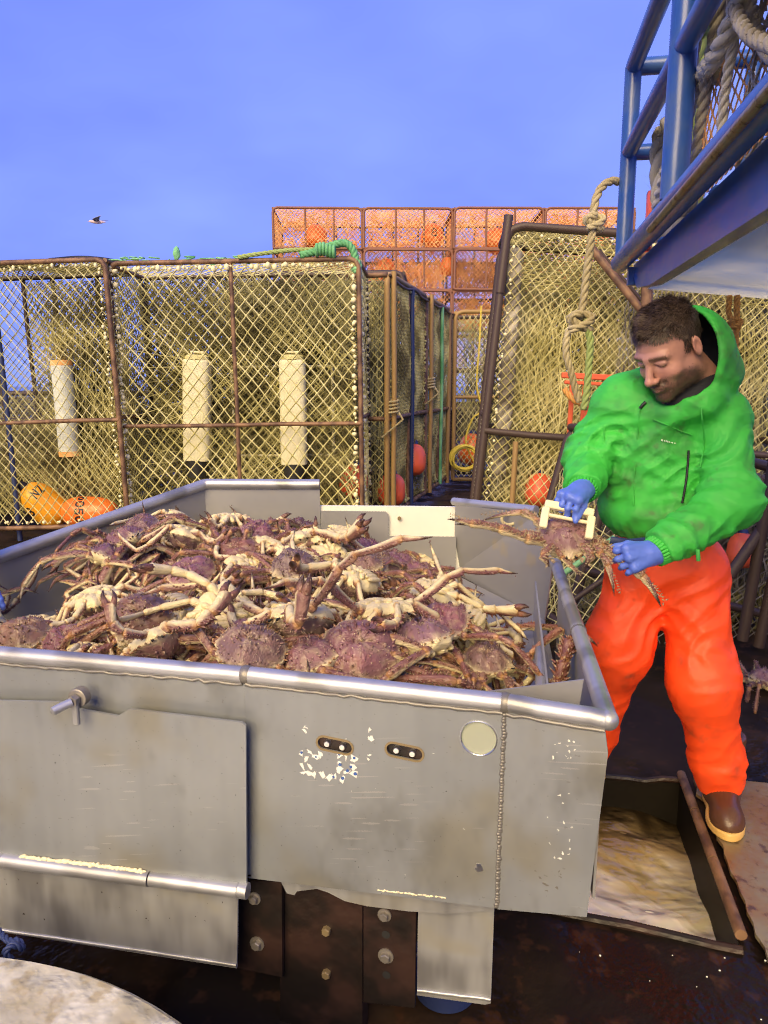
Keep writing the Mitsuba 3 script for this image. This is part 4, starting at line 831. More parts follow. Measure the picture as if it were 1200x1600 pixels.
# orange crate hung in the leaning pot
cr = thing('plastic_crate', 'orange-red plastic crate frame hung behind the knotted rope beside the man', 'crate')
oc = at(878, 586, 5.25); ez = nrm(at(878, 700, 5.3) - oc); ex = nrm(V(1, .1, -.05))
for a, b, r in (((0, 0), (.42, 0), .026), ((.02, .05), (.42, .05), .016), ((.08, 0), (.05, .55), .020), ((.19, .0), (.16, .40), .030), ((.40, 0), (.36, .55), .022), ((.05, .54), (.38, .54), .024)):
    p, q = oc + ex * a[0] + ez * a[1], oc + ex * b[0] + ez * b[1]; dx = nrm(q - p); dz = nrm(np.cross(dx, V(0, 1, 0)))
    put(cr, 'bar', cbox((0, 0, 0), (np.linalg.norm(q - p), .035, r * 1.6), .006, frame((p + q) / 2, dx, np.cross(dz, dx), dz)), 'orange_plastic')
single('tan_strap', rope(curve([at(882, 608, 5.2), at(893, 622, 5.15), at(905, 630, 5.15), at(913, 628, 5.2)], 20), .022), 'rope_orange', 'tan rope strap looped on the orange crate', 'rope', smooth=True)
# bird
bd = thing('gull', 'small dark gull gliding in the sky at the left', 'bird'); c = at(151, 347, 24.0)
body = snet(lambda p: smin(smin(ellip(p, (0, 0, 0), (.17, .05, .055)), ellip(p, (-.17, 0, .02), (.055, .035, .038)), .05), capsule(p, (.12, 0, .0), (.27, 0, .01), .035, .012), .04), grid(-.3, .34, .013), grid(-.09, .09, .013), grid(-.1, .1, .013))
scene[bd] = mikit.ply(xf(body, frame(c, V(1, .2, 0), V(-.2, 1, 0), UP)), 'bird_pale', smooth=True)
for s in (-1, 1):
    pts = [(-.07, 0), (.09, 0), (.12, s * .22), (.19, s * .50), (.25, s * .62), (.05, s * .42), (-.09, s * .22)]
    wg = slab(Polygon(pts), .012, np.eye(4)); v = np.asarray(wg.vertices); v[:, 2] += .28 * np.abs(v[:, 1]) ** 1.0 * (1 if s > 0 else .25) + .03
    put(bd, 'wing', TM(v @ np.array([[1, .2, 0], [-.2, 1, 0], [0, 0, 1.]]) + c, wg.faces), 'bird_grey')
put(bd, 'beak', tube([c + V(-.215, -.02, .02), c + V(-.27, -.03, .012)], [.014, .003], 8), 'buoy_yellow', True)
# ---------------------------------------------------------------- blue platform at the upper right
AXW = V(math.sin(math.radians(9.6)), math.cos(math.radians(9.6)), 0); AXU = V(AXW[1], -AXW[0], 0)
A0 = at(970, 411, 3.51); A0 = V(A0[0], A0[1], 2.08)
pt = thing('platform', 'blue painted steel platform with pipe railings above the man at the upper right', 'platform')
def pl(s, u, z): return A0 - AXW * s + AXU * u + V(0, 0, z)      # s towards the camera, u to the right
R3 = .0425
put(pt, 'fascia_pipe', rod(pl(-.03, 0, 0), pl(3.4, 0, 0), R3, 18), 'blue_paint', 50)
for s, r in ((.06, .036), (1.08, .043), (2.4, .045)): put(pt, 'post', rod(pl(s, .0, .02), pl(s, 0.0, .82 if s < 1 else 1.25), r, 16), 'blue_paint', 50)
put(pt, 'mid_rail', pipe([pl(3.4, 0, .465), pl(.06, 0, .465), pl(.06, 1.5, .465)], .034, 14), 'blue_paint', 50)
put(pt, 'top_rail', pipe([pl(3.4, 0, .82), pl(.06, 0, .82), pl(.06, 1.5, .82)], .036, 14), 'blue_paint', 50)
put(pt, 'end_post', rod(pl(.06, .5, 0), pl(.06, .5, .82), .03, 14), 'blue_paint', 50)
fp = Polygon([(.02, -.02), (3.4, -.02), (3.4, -.20), (.45, -.165), (.14, -.135), (.06, -.09)])
put(pt, 'fascia_plate', slab(fp, .05, frame(pl(0, .055, 0), -AXW, UP, np.cross(-AXW, UP))), 'blue_paint', label='blue side beam below the lower pipe')
put(pt, 'end_plate', slab(Polygon([(.03, -.05), (2.2, -.05), (2.2, -.16), (.03, -.13)]), .04, frame(pl(.05, 0, .02), AXU, UP, np.cross(AXU, UP))), 'blue_paint')
for s in (.5, 1.25, 2.0, 2.75): put(pt, 'cross_beam', cbox((0, 0, 0), (.06, 2.3, .06), .006, frame(pl(s, 1.22, -.02), -AXW, AXU, UP)), 'blue_paint')
# white underside, a sheet that droops to the right with a crease across it
su, sv = np.meshgrid(np.linspace(.10, 3.4, 34), np.linspace(.11, 2.4, 25), indexing='ij')
zz = -.135 - .10 * np.clip(sv - .1, 0, 3) - .02 * np.sin(su * 2.2) * np.clip(sv, 0, 1) + .05 * np.exp(-((su - .62 - .15 * sv) / .10) ** 2) * np.clip((sv - .1) * 2, 0, 1) - .03 * np.clip(su - .4, 0, 1)
vv = A0 - su[..., None] * AXW + sv[..., None] * AXU + zz[..., None] * UP
i, j = np.meshgrid(np.arange(33), np.arange(24), indexing='ij'); q = np.stack([i * 25 + j, (i + 1) * 25 + j, (i + 1) * 25 + j + 1, i * 25 + j + 1], -1).reshape(-1, 4)
put(pt, 'underside', TM(vv.reshape(-1, 3), np.vstack([q[:, [0, 1, 2]], q[:, [0, 2, 3]]])), 'white_tarp', True, label='white translucent sheet under the platform')
single('rusty_pipe', rod(pl(1.0, -.052, -.055), pl(3.2, -.052, -.02), .013, 10), 'rust_plate', 'thin rusty conduit clipped under the blue platform pipe', 'pipe', smooth=50)
# what lies on the platform: a netted pot, big ropes
ap = (AXU, AXW, UP)
tP, PP = pot('netted crab pot lying on the blue platform at the top right corner', None, pl(3.1, .32, .03), ap, 1.7, 1.5, .95, 'net_grey', {'front': (.07, .08, .004), 'left': (.062, .072, .0045), 'top': (.09, .1, .004)}, 'pot_steel', .034, seed=90, hm=(), vm=(.5,))
nb = thing('net_bundle', 'bundle of dark grey netting heaped on the platform behind the railing', 'fishing net')
for k in range(3): put(nb, 'netting', net(pl(2.35 - .1 * k, .10 + .10 * k, .0), AXW, nrm(UP + AXU * (.12 - .1 * k)), 1.0 - .08 * k, .98 - .08 * k, .060 + .02 * k, .075, .0050, 96 + k, .13, .03), ('net_grey', 'rope_grey')[k % 2])
for k, (p, r) in enumerate((([pl(1.9, .12, .12), pl(1.6, .10, .22), pl(1.3, .12, .5), pl(1.15, .1, .8), pl(1.3, .1, 1.0), pl(1.5, .1, .8), pl(1.45, .1, .5)], .017), ([pl(1.2, .1, .1), pl(1.3, .08, .3), pl(1.5, .07, .5), pl(1.7, .08, .62), pl(1.9, .1, .7)], .015), ([pl(2.2, .05, .1), pl(1.9, .06, .42), pl(1.6, .06, .40), pl(1.4, .05, .62), pl(1.2, .06, .45), pl(1.0, .08, .2), pl(.9, .1, .02)], .019), ([pl(1.95, .04, .75), pl(1.75, .0, .55), pl(1.55, .05, .72), pl(1.62, .06, .95), pl(1.85, .06, .92), pl(1.98, .04, .72), pl(1.8, .02, .45)], .016), ([pl(1.5, .10, .95), pl(1.35, .06, .70), pl(1.42, .05, .45), pl(1.6, .04, .28), pl(1.8, .05, .16)], .018))):
    put(nb, 'bunched_rope', rope(curve(p, 60), r, fuzz=220), ('rope_grey', 'rope_pale', 'rope_grey', 'rope_beige', 'rope_grey')[k], True)
put(nb, 'netting', net(pl(2.3, .085, .02), AXW, nrm(UP + AXU * .03), 1.28, 1.0, .047, .055, .0030, 99, .05, .02), 'net_rust')
put(nb, 'cork_line', rope(curve([pl(2.3, .12, .35), pl(1.9, .10, .75), pl(1.6, .12, .55), pl(1.35, .12, .85), pl(1.1, .1, .35)], 60), .03, fuzz=200), 'rope_grey', True)
put(nb, 'rusty_pipe', rod(pl(1.2, .45, .0), pl(1.5, .45, 1.4), .07, 12), 'pot_steel', 50)
for k, (p, r, m, lab) in enumerate((([pl(.36, .07, .03), pl(.55, .06, .16), pl(.8, .05, .26), pl(1.05, .06, .38), pl(1.3, .05, .36), pl(1.55, .06, .44), pl(1.9, .05, .42)], .027, 'rope_pale', 'thick pale rope sloping up along the inside of the platform railing'),
                                 ([pl(.74, .10, .04), pl(.86, .07, .30), pl(1.0, .05, .54), pl(1.2, .04, .66), pl(1.45, .03, .74), pl(1.8, .06, .80)], .022, 'rope_grey', 'thick grey rope draped higher over the netting on the platform'),
                                 ([pl(.36, .14, .02), pl(.30, .10, .22), pl(.34, .08, .42), pl(.46, .10, .44), pl(.52, .14, .26), pl(.46, .16, .05)], .036, 'rope_pale', 'thick pale rope looped behind the first blue railing post'),
                                 ([pl(.10, .32, .02), pl(.12, .28, .4), pl(.2, .25, .80), pl(.3, .24, .90), pl(.5, .28, .86)], .032, 'rope_lime', 'yellowish rope hooked over the end rail of the platform'))):
    single('thick_rope', rope(curve(p, 60), r, fuzz=260), m, lab, 'rope', smooth=True)
single('orange_line', tube(curve([pl(.0, .12, .30), pl(.12, .10, .16), pl(.22, .07, .02)], 16), .022, 8), 'buoy_red', 'short red strap behind the first railing post of the platform', 'strap', smooth=True)
# ---------------------------------------------------------------- king crabs
PURPLE, PURPLE2, REDB, CREAM, ORNG, TIP = V(.138, .073, .078), V(.115, .062, .10), V(.165, .066, .045), V(.62, .54, .31), V(.44, .23, .065), V(.035, .018, .014)
def spikes(p, n, L, r, sides=4):
    """cones at the points p along n"""
    p, n = np.asarray(p), nrm(n); k = len(p); L = np.broadcast_to(L, (k,)); r = np.broadcast_to(r, (k,))
    a = nrm(np.cross(n, np.where(np.abs(n[:, 2:]) < .9, [0, 0, 1.0], [1.0, 0, 0]))); b = np.cross(n, a); w = np.arange(sides) * 2 * np.pi / sides
    ring = p[:, None] + r[:, None, None] * (np.cos(w)[None, :, None] * a[:, None] + np.sin(w)[None, :, None] * b[:, None]) - n[:, None] * .002
    mid = p[:, None] + n[:, None] * L[:, None, None] * .55 + .5 * (ring - p[:, None])
    v = np.concatenate([ring, mid, (p + n * L[:, None])[:, None]], 1).reshape(-1, 3); m = 2 * sides + 1; f = []
    for j in range(sides):
        q = (j + 1) % sides; f += [[j, q, sides + q], [j, sides + q, sides + j], [sides + j, sides + q, 2 * sides]]
    return v, (np.array(f)[None] + (np.arange(k) * m)[:, None, None]).reshape(-1, 3), m
def speckle(v, seed, f=90): return meshkit.fbm(np.asarray(v) * f + seed * 3.3, 2)
def make_carapace(g, tone):
    nu, rings = 44, 15; w = np.arange(nu) * 2 * np.pi / nu      # w=90deg is the front
    s, c = np.sin(w), np.cos(w)
    rx = .088 * (1 - .16 * np.clip(s, 0, 1) ** 1.5); ry = np.where(s > 0, .086, .080)
    out = np.stack([c * rx, s * ry], 1); out[:, 1] += .016 * np.exp(-((w - np.pi / 2) / .16) ** 2); out *= (1 + .03 * np.sin(w * 11 + g.random() * 6) + .02 * np.sin(w * 17))[:, None]
    rows, up = [], []
    for k in range(rings):                      # from the crown down over the rim to the belly
        if k < 10: r, top = math.sin(k / 9 * np.pi / 2) ** .9, True
        else: r, top = [1.0, .95, .80, .55, .0][k - 10], False
        xy = out * max(r, .0001); x, y = xy[:, 0], xy[:, 1]
        if top:
            z = .038 * (1 - r ** 2.6) + .004
            z = z + .019 * np.exp(-((y - .030) ** 2 + x ** 2) / .0009) + .016 * (np.exp(-((y + .018) ** 2 + (np.abs(x) - .044) ** 2) / .0008)) + .011 * np.exp(-((y + .03) ** 2 + x ** 2) / .0005)
            z = z - .013 * np.exp(-((y - .002) / .007) ** 2) * (1 - r) - .012 * np.exp(-((np.abs(x) - .020) / .006) ** 2) * (y < 0) * (1 - r)
        else: z = np.full(nu, [-.004, -.014, -.025, -.031, -.031][k - 10]) + .003 * np.sin(w * 6)
        rows.append(np.stack([x, y, z], 1)); up.append(np.full(nu, [1.0 if top and r < .97 else .6 if k < 10 else .15 if k == 10 else 0][0]))
    v = np.vstack(rows); up = np.concatenate(up); i, j = np.meshgrid(np.arange(rings - 1), np.arange(nu), indexing='ij'); k = (j + 1) % nu
    q = np.stack([i * nu + j, (i + 1) * nu + j, (i + 1) * nu + k, i * nu + k], -1).reshape(-1, 4); f = np.vstack([q[:, [0, 1, 2]], q[:, [0, 2, 3]]])
    v += (speckle(v, 5, 60)[:, None] - .5) * .009 * nrm(v)
    t = np.clip(1 - up + .55 * np.clip((np.linalg.norm(v[:, :2] / (.088, .083), axis=1) - .86) * 7, 0, 1), 0, 1)[:, None]; n = speckle(v, g.random() * 50, 35)[:, None]; fl = np.clip((speckle(v, g.random() * 50, 70)[:, None] - .60) * 6, 0, .42)
    top = tone * (1 - n * .5) + tone * 1.7 * n * .5 + np.array([.10, .02, .0]) * np.clip(n - .55, 0, 1) * 1.2
    top = top * (1 - fl) + V(.40, .31, .20) * fl
    col = top * (1 - t) + (CREAM * (.75 + .5 * n)) * t
    # spines: scattered over the back, a row round the rim
    on = np.flatnonzero(up == 1); pick = g.choice(on, 190, replace=False); P = v[pick] + g.normal(0, .002, (190, 3)) * (1, 1, 0); N = nrm(nrm(P * (1, 1, 1.3)) + V(0, 0, .6))
    v1, f1, m1 = spikes(P, nrm(N + g.normal(0, .22, (190, 3))), .0025 + .011 * g.random(190) ** 2.2, g.uniform(.0018, .0050, 190))
    ww = np.arange(26) * 2 * np.pi / 26 + .1; E = np.stack([np.interp(ww, w, out[:, 0], period=2 * np.pi), np.interp(ww, w, out[:, 1], period=2 * np.pi), 0 * ww + .006], 1)
    v2, f2, m2 = spikes(E, nrm(E * (1, 1, 0)) + V(0, 0, .3), g.uniform(.007, .015, 26), .0042)
    def sc(P_, m, base):
        c_ = np.repeat(base[:, None], m, 1); c_[:, -1] = np.where(g.random((len(P_), 1)) < .35, CREAM * 1.1, TIP * 2); c_[:, m // 2:-1] *= .9; return c_.reshape(-1, 3)
    V_ = np.vstack([v, v1, v2]); F_ = np.vstack([f, f1 + len(v), f2 + len(v) + len(v1)]); C_ = np.vstack([col, sc(P, m1, col[pick]), sc(E, m2, np.tile((tone + ORNG) / 2, (26, 1)))])
    return V_, F_, np.clip(C_, 0, 1)
def make_under(g):
    """belly flap: overlapping cream segments"""
    ms, cs = [], []
    for k in range(6):
        s = k / 5; m = blob((g.normal(0, .001), -.062 + .078 * s, -.031 - .007 * math.sin(s * np.pi)), (.046 * (1 - .55 * s), .0115, .0085), 2); ms.append(m)
    for sx in (-1, 1):
        for k in range(5):
            a = math.radians(62 - 34 * k); m = blob((sx * .046 * math.cos(a) * 1.05, .046 * math.sin(a), -.028), (.021, .0105, .012), 1, M=np.array([[math.cos(a), -math.sin(a) * sx, 0], [math.sin(a) * sx, math.cos(a), 0], [0, 0, 1]])); ms.append(m)
    m = cat(ms); n = speckle(m.vertices, g.random() * 9, 60)[:, None]
    return np.asarray(m.vertices), np.asarray(m.faces), np.clip(CREAM * (.75 + .55 * n) - np.array([.0, .03, .05]) * n, 0, 1)
def make_leg(base, az, els, lens, rads, g, tone, claw=False, thick=1.0, twist=0.0):
    """one jointed leg from its root: els = elevation of each segment in degrees, lens/rads its segments"""
    p = np.array(base, float); vs, fs, cs, off = [], [], [], 0; sides = 9; a = math.radians(az)
    for k, (e, L, r) in enumerate(zip(els, lens, rads)):
        a += math.radians(twist); h = V(math.cos(a), math.sin(a), 0); e = math.radians(e); d = h * math.cos(e) + UP * math.sin(e); n = -h * math.sin(e) + UP * math.cos(e); b = np.cross(d, n)
        last = k == len(els) - 1; m = 8; s = np.linspace(0, 1, m)
        if last and not claw: rr = r * (1 - s ** 1.6 * .93) * (1 + .25 * np.exp(-((s - .08) / .1) ** 2)); bend = -L * .14 * s ** 2
        else: rr = r * (.82 + .30 * s + .10 * np.exp(-((s - .93) / .08) ** 2) - .10 * np.exp(-((s - .03) / .05) ** 2)) * (1 - .25 * (s > .98)); bend = L * .03 * np.sin(s * np.pi)
        ctr = p + np.outer(s * L, d) + np.outer(bend, n); ang = np.arange(sides) * 2 * np.pi / sides
        el = rr[:, None, None] * (1.0 * np.cos(ang)[None, :, None] * n + .78 * np.sin(ang)[None, :, None] * b)
        v = (ctr[:, None] + el).reshape(-1, 3); v = np.vstack([v, ctr[:1] - d * r * .5, ctr[-1:] + d * (r * .4 if not last else 0)])
        i, j = np.meshgrid(np.arange(m - 1), np.arange(sides), indexing='ij'); kk = (j + 1) % sides
        q = np.stack([i * sides + j, (i + 1) * sides + j, (i + 1) * sides + kk, i * sides + kk], -1).reshape(-1, 4); j = np.arange(sides); kk = (j + 1) % sides
        f = np.vstack([q[:, [0, 1, 2]], q[:, [0, 2, 3]], np.stack([j, kk, j * 0 + m * sides], 1), np.stack([(m - 1) * sides + kk, (m - 1) * sides + j, j * 0 + m * sides + 1], 1)])
        t = np.clip(.5 + 1.5 * np.cos(ang) + .35, 0, 1)[None, :, None] ** 1.0; se = np.broadcast_to(s[:, None, None], (m, sides, 1))
        nz = speckle(v[:-2], g.random() * 40, 55).reshape(m, sides, 1)
        dors = tone * (.7 + .9 * nz); tan_ = np.clip((nz - .50) * 3.0, 0, 1) * .65; dors = dors * (1 - tan_) + V(.36, .25, .17) * tan_; c = dors * t + CREAM * (.75 + .5 * nz) * (1 - t)
        jt = np.exp(-((se - .97) / .06) ** 2) * .6 + np.exp(-((se - .02) / .05) ** 2) * .4; c = c * (1 - jt) + (ORNG * (.8 + .5 * nz)) * jt
        if last and not claw: tt = np.clip((se - .45) / .3, 0, 1); c = c * (1 - tt) + TIP * tt
        c = np.vstack([np.clip(c, 0, 1).reshape(-1, 3), ORNG[None], (TIP if last and not claw else ORNG)[None]])
        vs.append(v); fs.append(f + off); cs.append(c); off += len(v)
        if k >= 1:
            ns = (0, 26, 12, 22, 6)[min(k, 4)] if not claw else (0, 16, 10, 10)[min(k, 3)]
            if last: ns = 3
            su = np.repeat(np.linspace(.12, .9, max(1, (ns + 1) // 2)), 2)[:ns]; wv = np.where(np.arange(ns) % 2 == 0, .7, -.7) + g.normal(0, .45, ns); R_ = np.interp(su, s, rr)
            dirn = np.cos(wv)[:, None] * n + np.sin(wv)[:, None] * b; P = p + np.outer(su * L, d) + dirn * R_[:, None] * .93
            v1, f1, m1 = spikes(P, dirn + .45 * d, g.uniform(.45, 1.0, ns) * r * 1.0, r * .24); c1 = np.repeat((tone * 1.1)[None], len(v1), 0).reshape(ns, m1, 3); c1[:, -1] = CREAM * .95; vs.append(v1); fs.append(f1 + off); cs.append(c1.reshape(-1, 3)); off += len(v1)
        p = ctr[-1] + d * r * .15
        if claw and last:       # the hand: two fingers
            for sg, LL in ((1, .055), (-1, .048)):
                d2 = nrm(d + sg * n * .34); pts = [p - d * .012 + n * sg * r * .45 + d2 * LL * q for q in (0, .35, .7, 1)]; pts[3] = pts[3] - n * sg * .012; pts[2] = pts[2] - n * sg * .003
                m_ = tube(pts, [r * .62, r * .55, r * .36, r * .08], 8); vs.append(m_.vertices); fs.append(np.asarray(m_.faces) + off); cc = np.tile(tone * .9 + ORNG * .1, (len(m_.vertices), 1)); cc[16:32] = TIP * 1.5; cc[-1] = TIP; cs.append(cc); off += len(m_.vertices)
    return np.vstack(vs), np.vstack(fs), np.clip(np.vstack(cs), 0, 1)
table_in = Polygon(floor_poly).buffer(-.035); table_out = Polygon(floor_poly).buffer(-.004)
from shapely import contains_xy
def pose_cost(base, az, els, lens, twist, R, size, pos):
    p = np.array(base, float); a = math.radians(az); pts = []
    for e, L in zip(els, lens):
        a += math.radians(twist); e = math.radians(e); d = V(math.cos(a) * math.cos(e), math.sin(a) * math.cos(e), math.sin(e)); pts += [p + d * L * .5, p + d * L]; p = p + d * L * 1.02
    q = (np.array(pts) * size) @ R.T + pos
    h = np.array([pile(x, y) for x, y, z in q]); dz = q[:, 2] - h
    out = ~contains_xy(table_in, q[:, 0], q[:, 1])
    return (np.clip(dz - .05, 0, 1) ** 2).sum() * 60 + np.clip(-dz - .05, 0, 1).sum() * 1.5 + out.sum() * 40 + np.clip(.675 - q[:, 2], 0, 1).sum() * 20
def king_crab(label, M, seed, size=1.0, group=None, curl=0.5, tone=None, legs=None, heap=True, limbs=True):
    """M: 3x3 rotation and place (pos, yaw, pitch, roll); legs: {(side, index): elevations} to pose single legs"""
    g = np.random.default_rng(seed); t = thing('king_crab', label, 'crab', group); pos, yaw, pitch, roll = M
    inside = heap
    def rot(ax, d): return trimesh.transformations.rotation_matrix(math.radians(d), ax)[:3, :3]
    R = rot([0, 0, 1], yaw) @ rot([1, 0, 0], pitch) @ rot([0, 1, 0], roll)
    tone = PURPLE * g.uniform(.85, 1.2) + g.normal(0, .008, 3) if tone is None else tone; ltone = (tone * .40 + REDB * .60) * g.uniform(.85, 1.1)
    def add(name, vfc):
        v, f, c = vfc; w_ = (v * size) @ R.T + pos
        if inside and name in ('leg', 'claw') and ((~contains_xy(table_out, w_[:, 0], w_[:, 1])).mean() > .004 or (w_[:, 2] < .60).mean() > .2): return
        put(t, name, TM(w_, f), 'crab_shell', True, color=c)
    add('carapace', make_carapace(g, tone)); add('abdomen', make_under(g))
    for sx in (-1, 1) if limbs else ():
        az0 = (0 if sx > 0 else 180)
        for k, a in enumerate((38, 4, -26)):
            e = (legs or {}).get((sx, k))
            azz = az0 + sx * (a + g.normal(0, 9)); ar = math.radians(azz); base = (.058 * math.cos(ar), .050 * math.sin(ar) - .004, -.014); tw = g.normal(0, 6)
            lens = np.array([.045, .122, .050, .115, .068]) * g.uniform(.92, 1.1) * (1, .95, .88)[k]
            if e is None:
                best = 1e9
                for _ in range(40 if inside else 1):
                    m = g.uniform(-30, 60) if inside else g.uniform(15, 40); m3 = m - g.uniform(30, 140)
                    c = [g.uniform(-12, 15), m, m - g.uniform(10, 60), m3, m3 - g.uniform(0, 45)]; t2, z2 = g.normal(0, 13) if inside else tw, azz + (g.normal(0, 16) if inside else 0)
                    cost = pose_cost(base, z2, c, lens, t2, R, size, pos) if inside else 0
                    if cost < best: best, e, tws, azs = cost, c, t2, z2
                tw, azz = tws, azs
            add('leg', make_leg(base, azz, e, lens, np.array([.0150, .0132, .0122, .0104, .0072]) * (1, 1, .92)[k], g, ltone, twist=tw))
        azz = az0 + sx * (68 + g.normal(0, 8)); ar = math.radians(azz); big = 1.15 if sx > 0 else .85
        base = (.040 * math.cos(ar), .055 * math.sin(ar), -.014); lens = np.array([.035, .075, .04, .062]) * big; best = 1e9
        for _ in range(30 if inside else 1):
            m = g.uniform(-25, 35); c, t2 = [0, m, m - g.uniform(10, 50), m - g.uniform(30, 110)], -sx * g.uniform(0, 24)
            cost = pose_cost(base, azz, c, np.r_[lens[:3], .12 * big], t2, R, size, pos) if inside else 0
            if cost < best: best, e, tw = cost, c, t2
        add('claw', make_leg(base, azz, e, lens, np.array([.015, .015, .0155, .0175]) * big, g, ltone, True, twist=tw))
    eyes = cat([tube([V(sx * .012, .088, .006), V(sx * .014, .100, .012)], [.0025, .0035], 6) for sx in (-1, 1)])
    put(t, 'eyes', TM((eyes.vertices * size) @ R.T + pos, eyes.faces), 'black_eye', True)
    return t
def pile(x, y):
    """the height of the heap over the floor of the table"""
    h = .70 + .27 * math.exp(-((x + .80) / .64) ** 2 - ((y - 2.52) / .45) ** 2) + .15 * math.exp(-((x + .22) / .38) ** 2 - ((y - 2.30) / .5) ** 2) + .15 * math.exp(-((x + .35) / .40) ** 2 - ((y - 1.72) / .34) ** 2) + .10 * math.exp(-((x - .12) / .22) ** 2 - ((y - 1.9) / .38) ** 2)
    return h
def on_pile(px, py, dz=0.0):
    r = ray(px, py); s = 1.2
    while s < 4.5:
        p = EYE + r * s
        if p[2] < pile(p[0], p[1]) + dz: return p
        s += .01
    return at(px, py, 2.2)
# the crabs one can tell apart: (pixel, yaw, pitch, roll, lift, size, label)
HERO = [
    (343, 800, 185, -62, 8, .0, 1.0, 'purple king crab propped upright at the very back of the heap, spiny back showing'),
    (236, 806, 120, -14, -10, .0, 1.0, 'purple king crab at the far left back of the heap with long bent legs'),
    (402, 836, 250, -18, 12, -.01, .95, 'king crab in the middle of the back row with a leg arched high'),
    (170, 872, 60, 10, 25, .0, .95, 'king crab at the left of the heap stretching folded legs toward the left rim'),
    (150, 938, 20, 175, 12, .02, 1.0, 'upturned king crab with yellowish belly at the left of the heap'),
    (36, 992, 200, -22, 5, .06, .95, 'brownish spiny king crab alone in the lower left corner of the table'),
    (222, 968, 150, -38, -24, .05, 1.12, 'large purple king crab tilted on the left front slope of the heap'),
    (252, 1002, 10, 150, 20, .04, 1.0, 'pale upturned king crab against the front rim at the left'),
    (350, 962, 190, 118, 0, .03, 1.05, 'king crab standing on edge in the middle, showing a pale fan of leg bases'),
    (372, 866, 175, -38, 10, .01, 1.0, 'king crab with a rough spiny purple back just below the back row'),
    (392, 1016, 170, -22, -12, .07, 1.08, 'purple king crab with its back up at the front rim, left of centre'),
    (522, 836, 205, -12, 6, .0, 1.0, 'purple king crab at the right of the back row with two arched legs'),
    (470, 968, 320, 160, 18, .05, 1.1, 'upturned king crab in the centre with big pale legs reaching up'),
    (563, 1018, 182, -36, -4, .06, 1.10, 'dark spiny king crab facing the front rim right of centre'),
    (662, 1000, 100, -10, 12, .05, 1.05, 'king crab at the right front of the heap with thick legs over the floor plate'),
    (596, 958, 60, 165, -12, .05, 1.05, 'upturned cream-coloured king crab with crossed pale legs, right of centre'),
    (692, 972, 280, 6, 20, .03, .92, 'reddish king crab at the right edge of the heap with legs spread on bare metal'),
    (648, 884, 80, 170, 10, .0, 1.05, 'pale upturned king crab at the right rear with one leg pointing up right'),
    (300, 896, 210, -24, 14, .02, 1.0, 'purple king crab halfway up the left slope of the heap'),
    (458, 884, 130, -20, -14, .02, .95, 'purple king crab below the back row, right of the middle'),
    (556, 906, 240, 160, 14, .03, 1.0, 'upturned king crab with bunched cream legs behind the centre of the heap'),
    (104, 1004, 310, 16, 10, .04, .92, 'king crab with orange joints half hidden near the front left rim'),
    (486, 1030, 140, -14, 10, .04, 1.0, 'purple king crab squeezed against the front rim at the centre'),
    (760, 1032, 250, -10, 12, .015, .85, 'small king crab in the near right corner of the table beyond the heap'),
]
LEGS = {2: {(1, 0): [10, 72, 10, -70, -110], (1, 1): [10, 60, 5, -80, -120]}, 11: {(-1, 0): [8, 76, 20, -62, -100], (1, 1): [8, 70, 15, -70, -110]}, 1: {(1, 0): [5, 30, -15, -78, -100], (1, 1): [5, 20, -20, -80, -100]},
        12: {(1, 0): [-10, -34, -26, -10, 10], (-1, 0): [-10, -30, -20, 0, 20], (1, 1): [-5, -26, -15, 5, 30]}, 15: {(1, 0): [-5, -30, -15, 5, 20], (-1, 1): [-5, -35, -20, 0, 20]}, 17: {(1, 0): [0, -28, -22, -18, -25], (1, 1): [0, -10, 0, 10, 20]},
        16: {(1, 0): [5, 25, -10, -40, -30], (1, 1): [0, 18, -15, -40, -40], (1, 2): [0, 20, -12, -38, -40]}}
for i, (px, py, yaw, pit, rol, dz, size, lab) in enumerate(HERO):
    p = on_pile(px, py, dz + .03); tone = V(.15, .085, .06) if i == 5 else None
    king_crab(lab, (p, yaw, pit, rol), 300 + i, size * (.86 if i != 13 else .98), None, .5, tone, LEGS.get(i))
hero_xy = [on_pile(q[0], q[1], q[5] + .03)[:2] for q in HERO]
g = np.random.default_rng(77); n_up = n_down = 0
for layer, (dz, cnt) in enumerate(((.025, 38), (-.05, 28), (-.12, 8))):
    k = 0
    while k < cnt:
        x, y = g.uniform(-1.45, .30), g.uniform(1.50, 2.80)
        if pile(x, y) < .768 or not Polygon(floor_poly).buffer(-.13).contains(Point(x, y)): continue
        if layer == 0 and min(np.linalg.norm(h - (x, y)) for h in hero_xy) < .085: continue
        up = g.random() < (.28 if y < 2.35 else .62); k += 1
        king_crab('purple king crab half buried in the heap on the sorting table, back up' if up else 'pale upturned king crab half buried in the heap on the sorting table', ((x, y, max(.70, pile(x, y) + dz)), g.uniform(0, 360), g.uniform(-28, 28) + (0 if up else 180), g.uniform(-28, 28)), 400 + layer * 100 + k, g.uniform(.74, .92), 'purple crabs buried in the heap' if up else 'upturned crabs buried in the heap', .6)
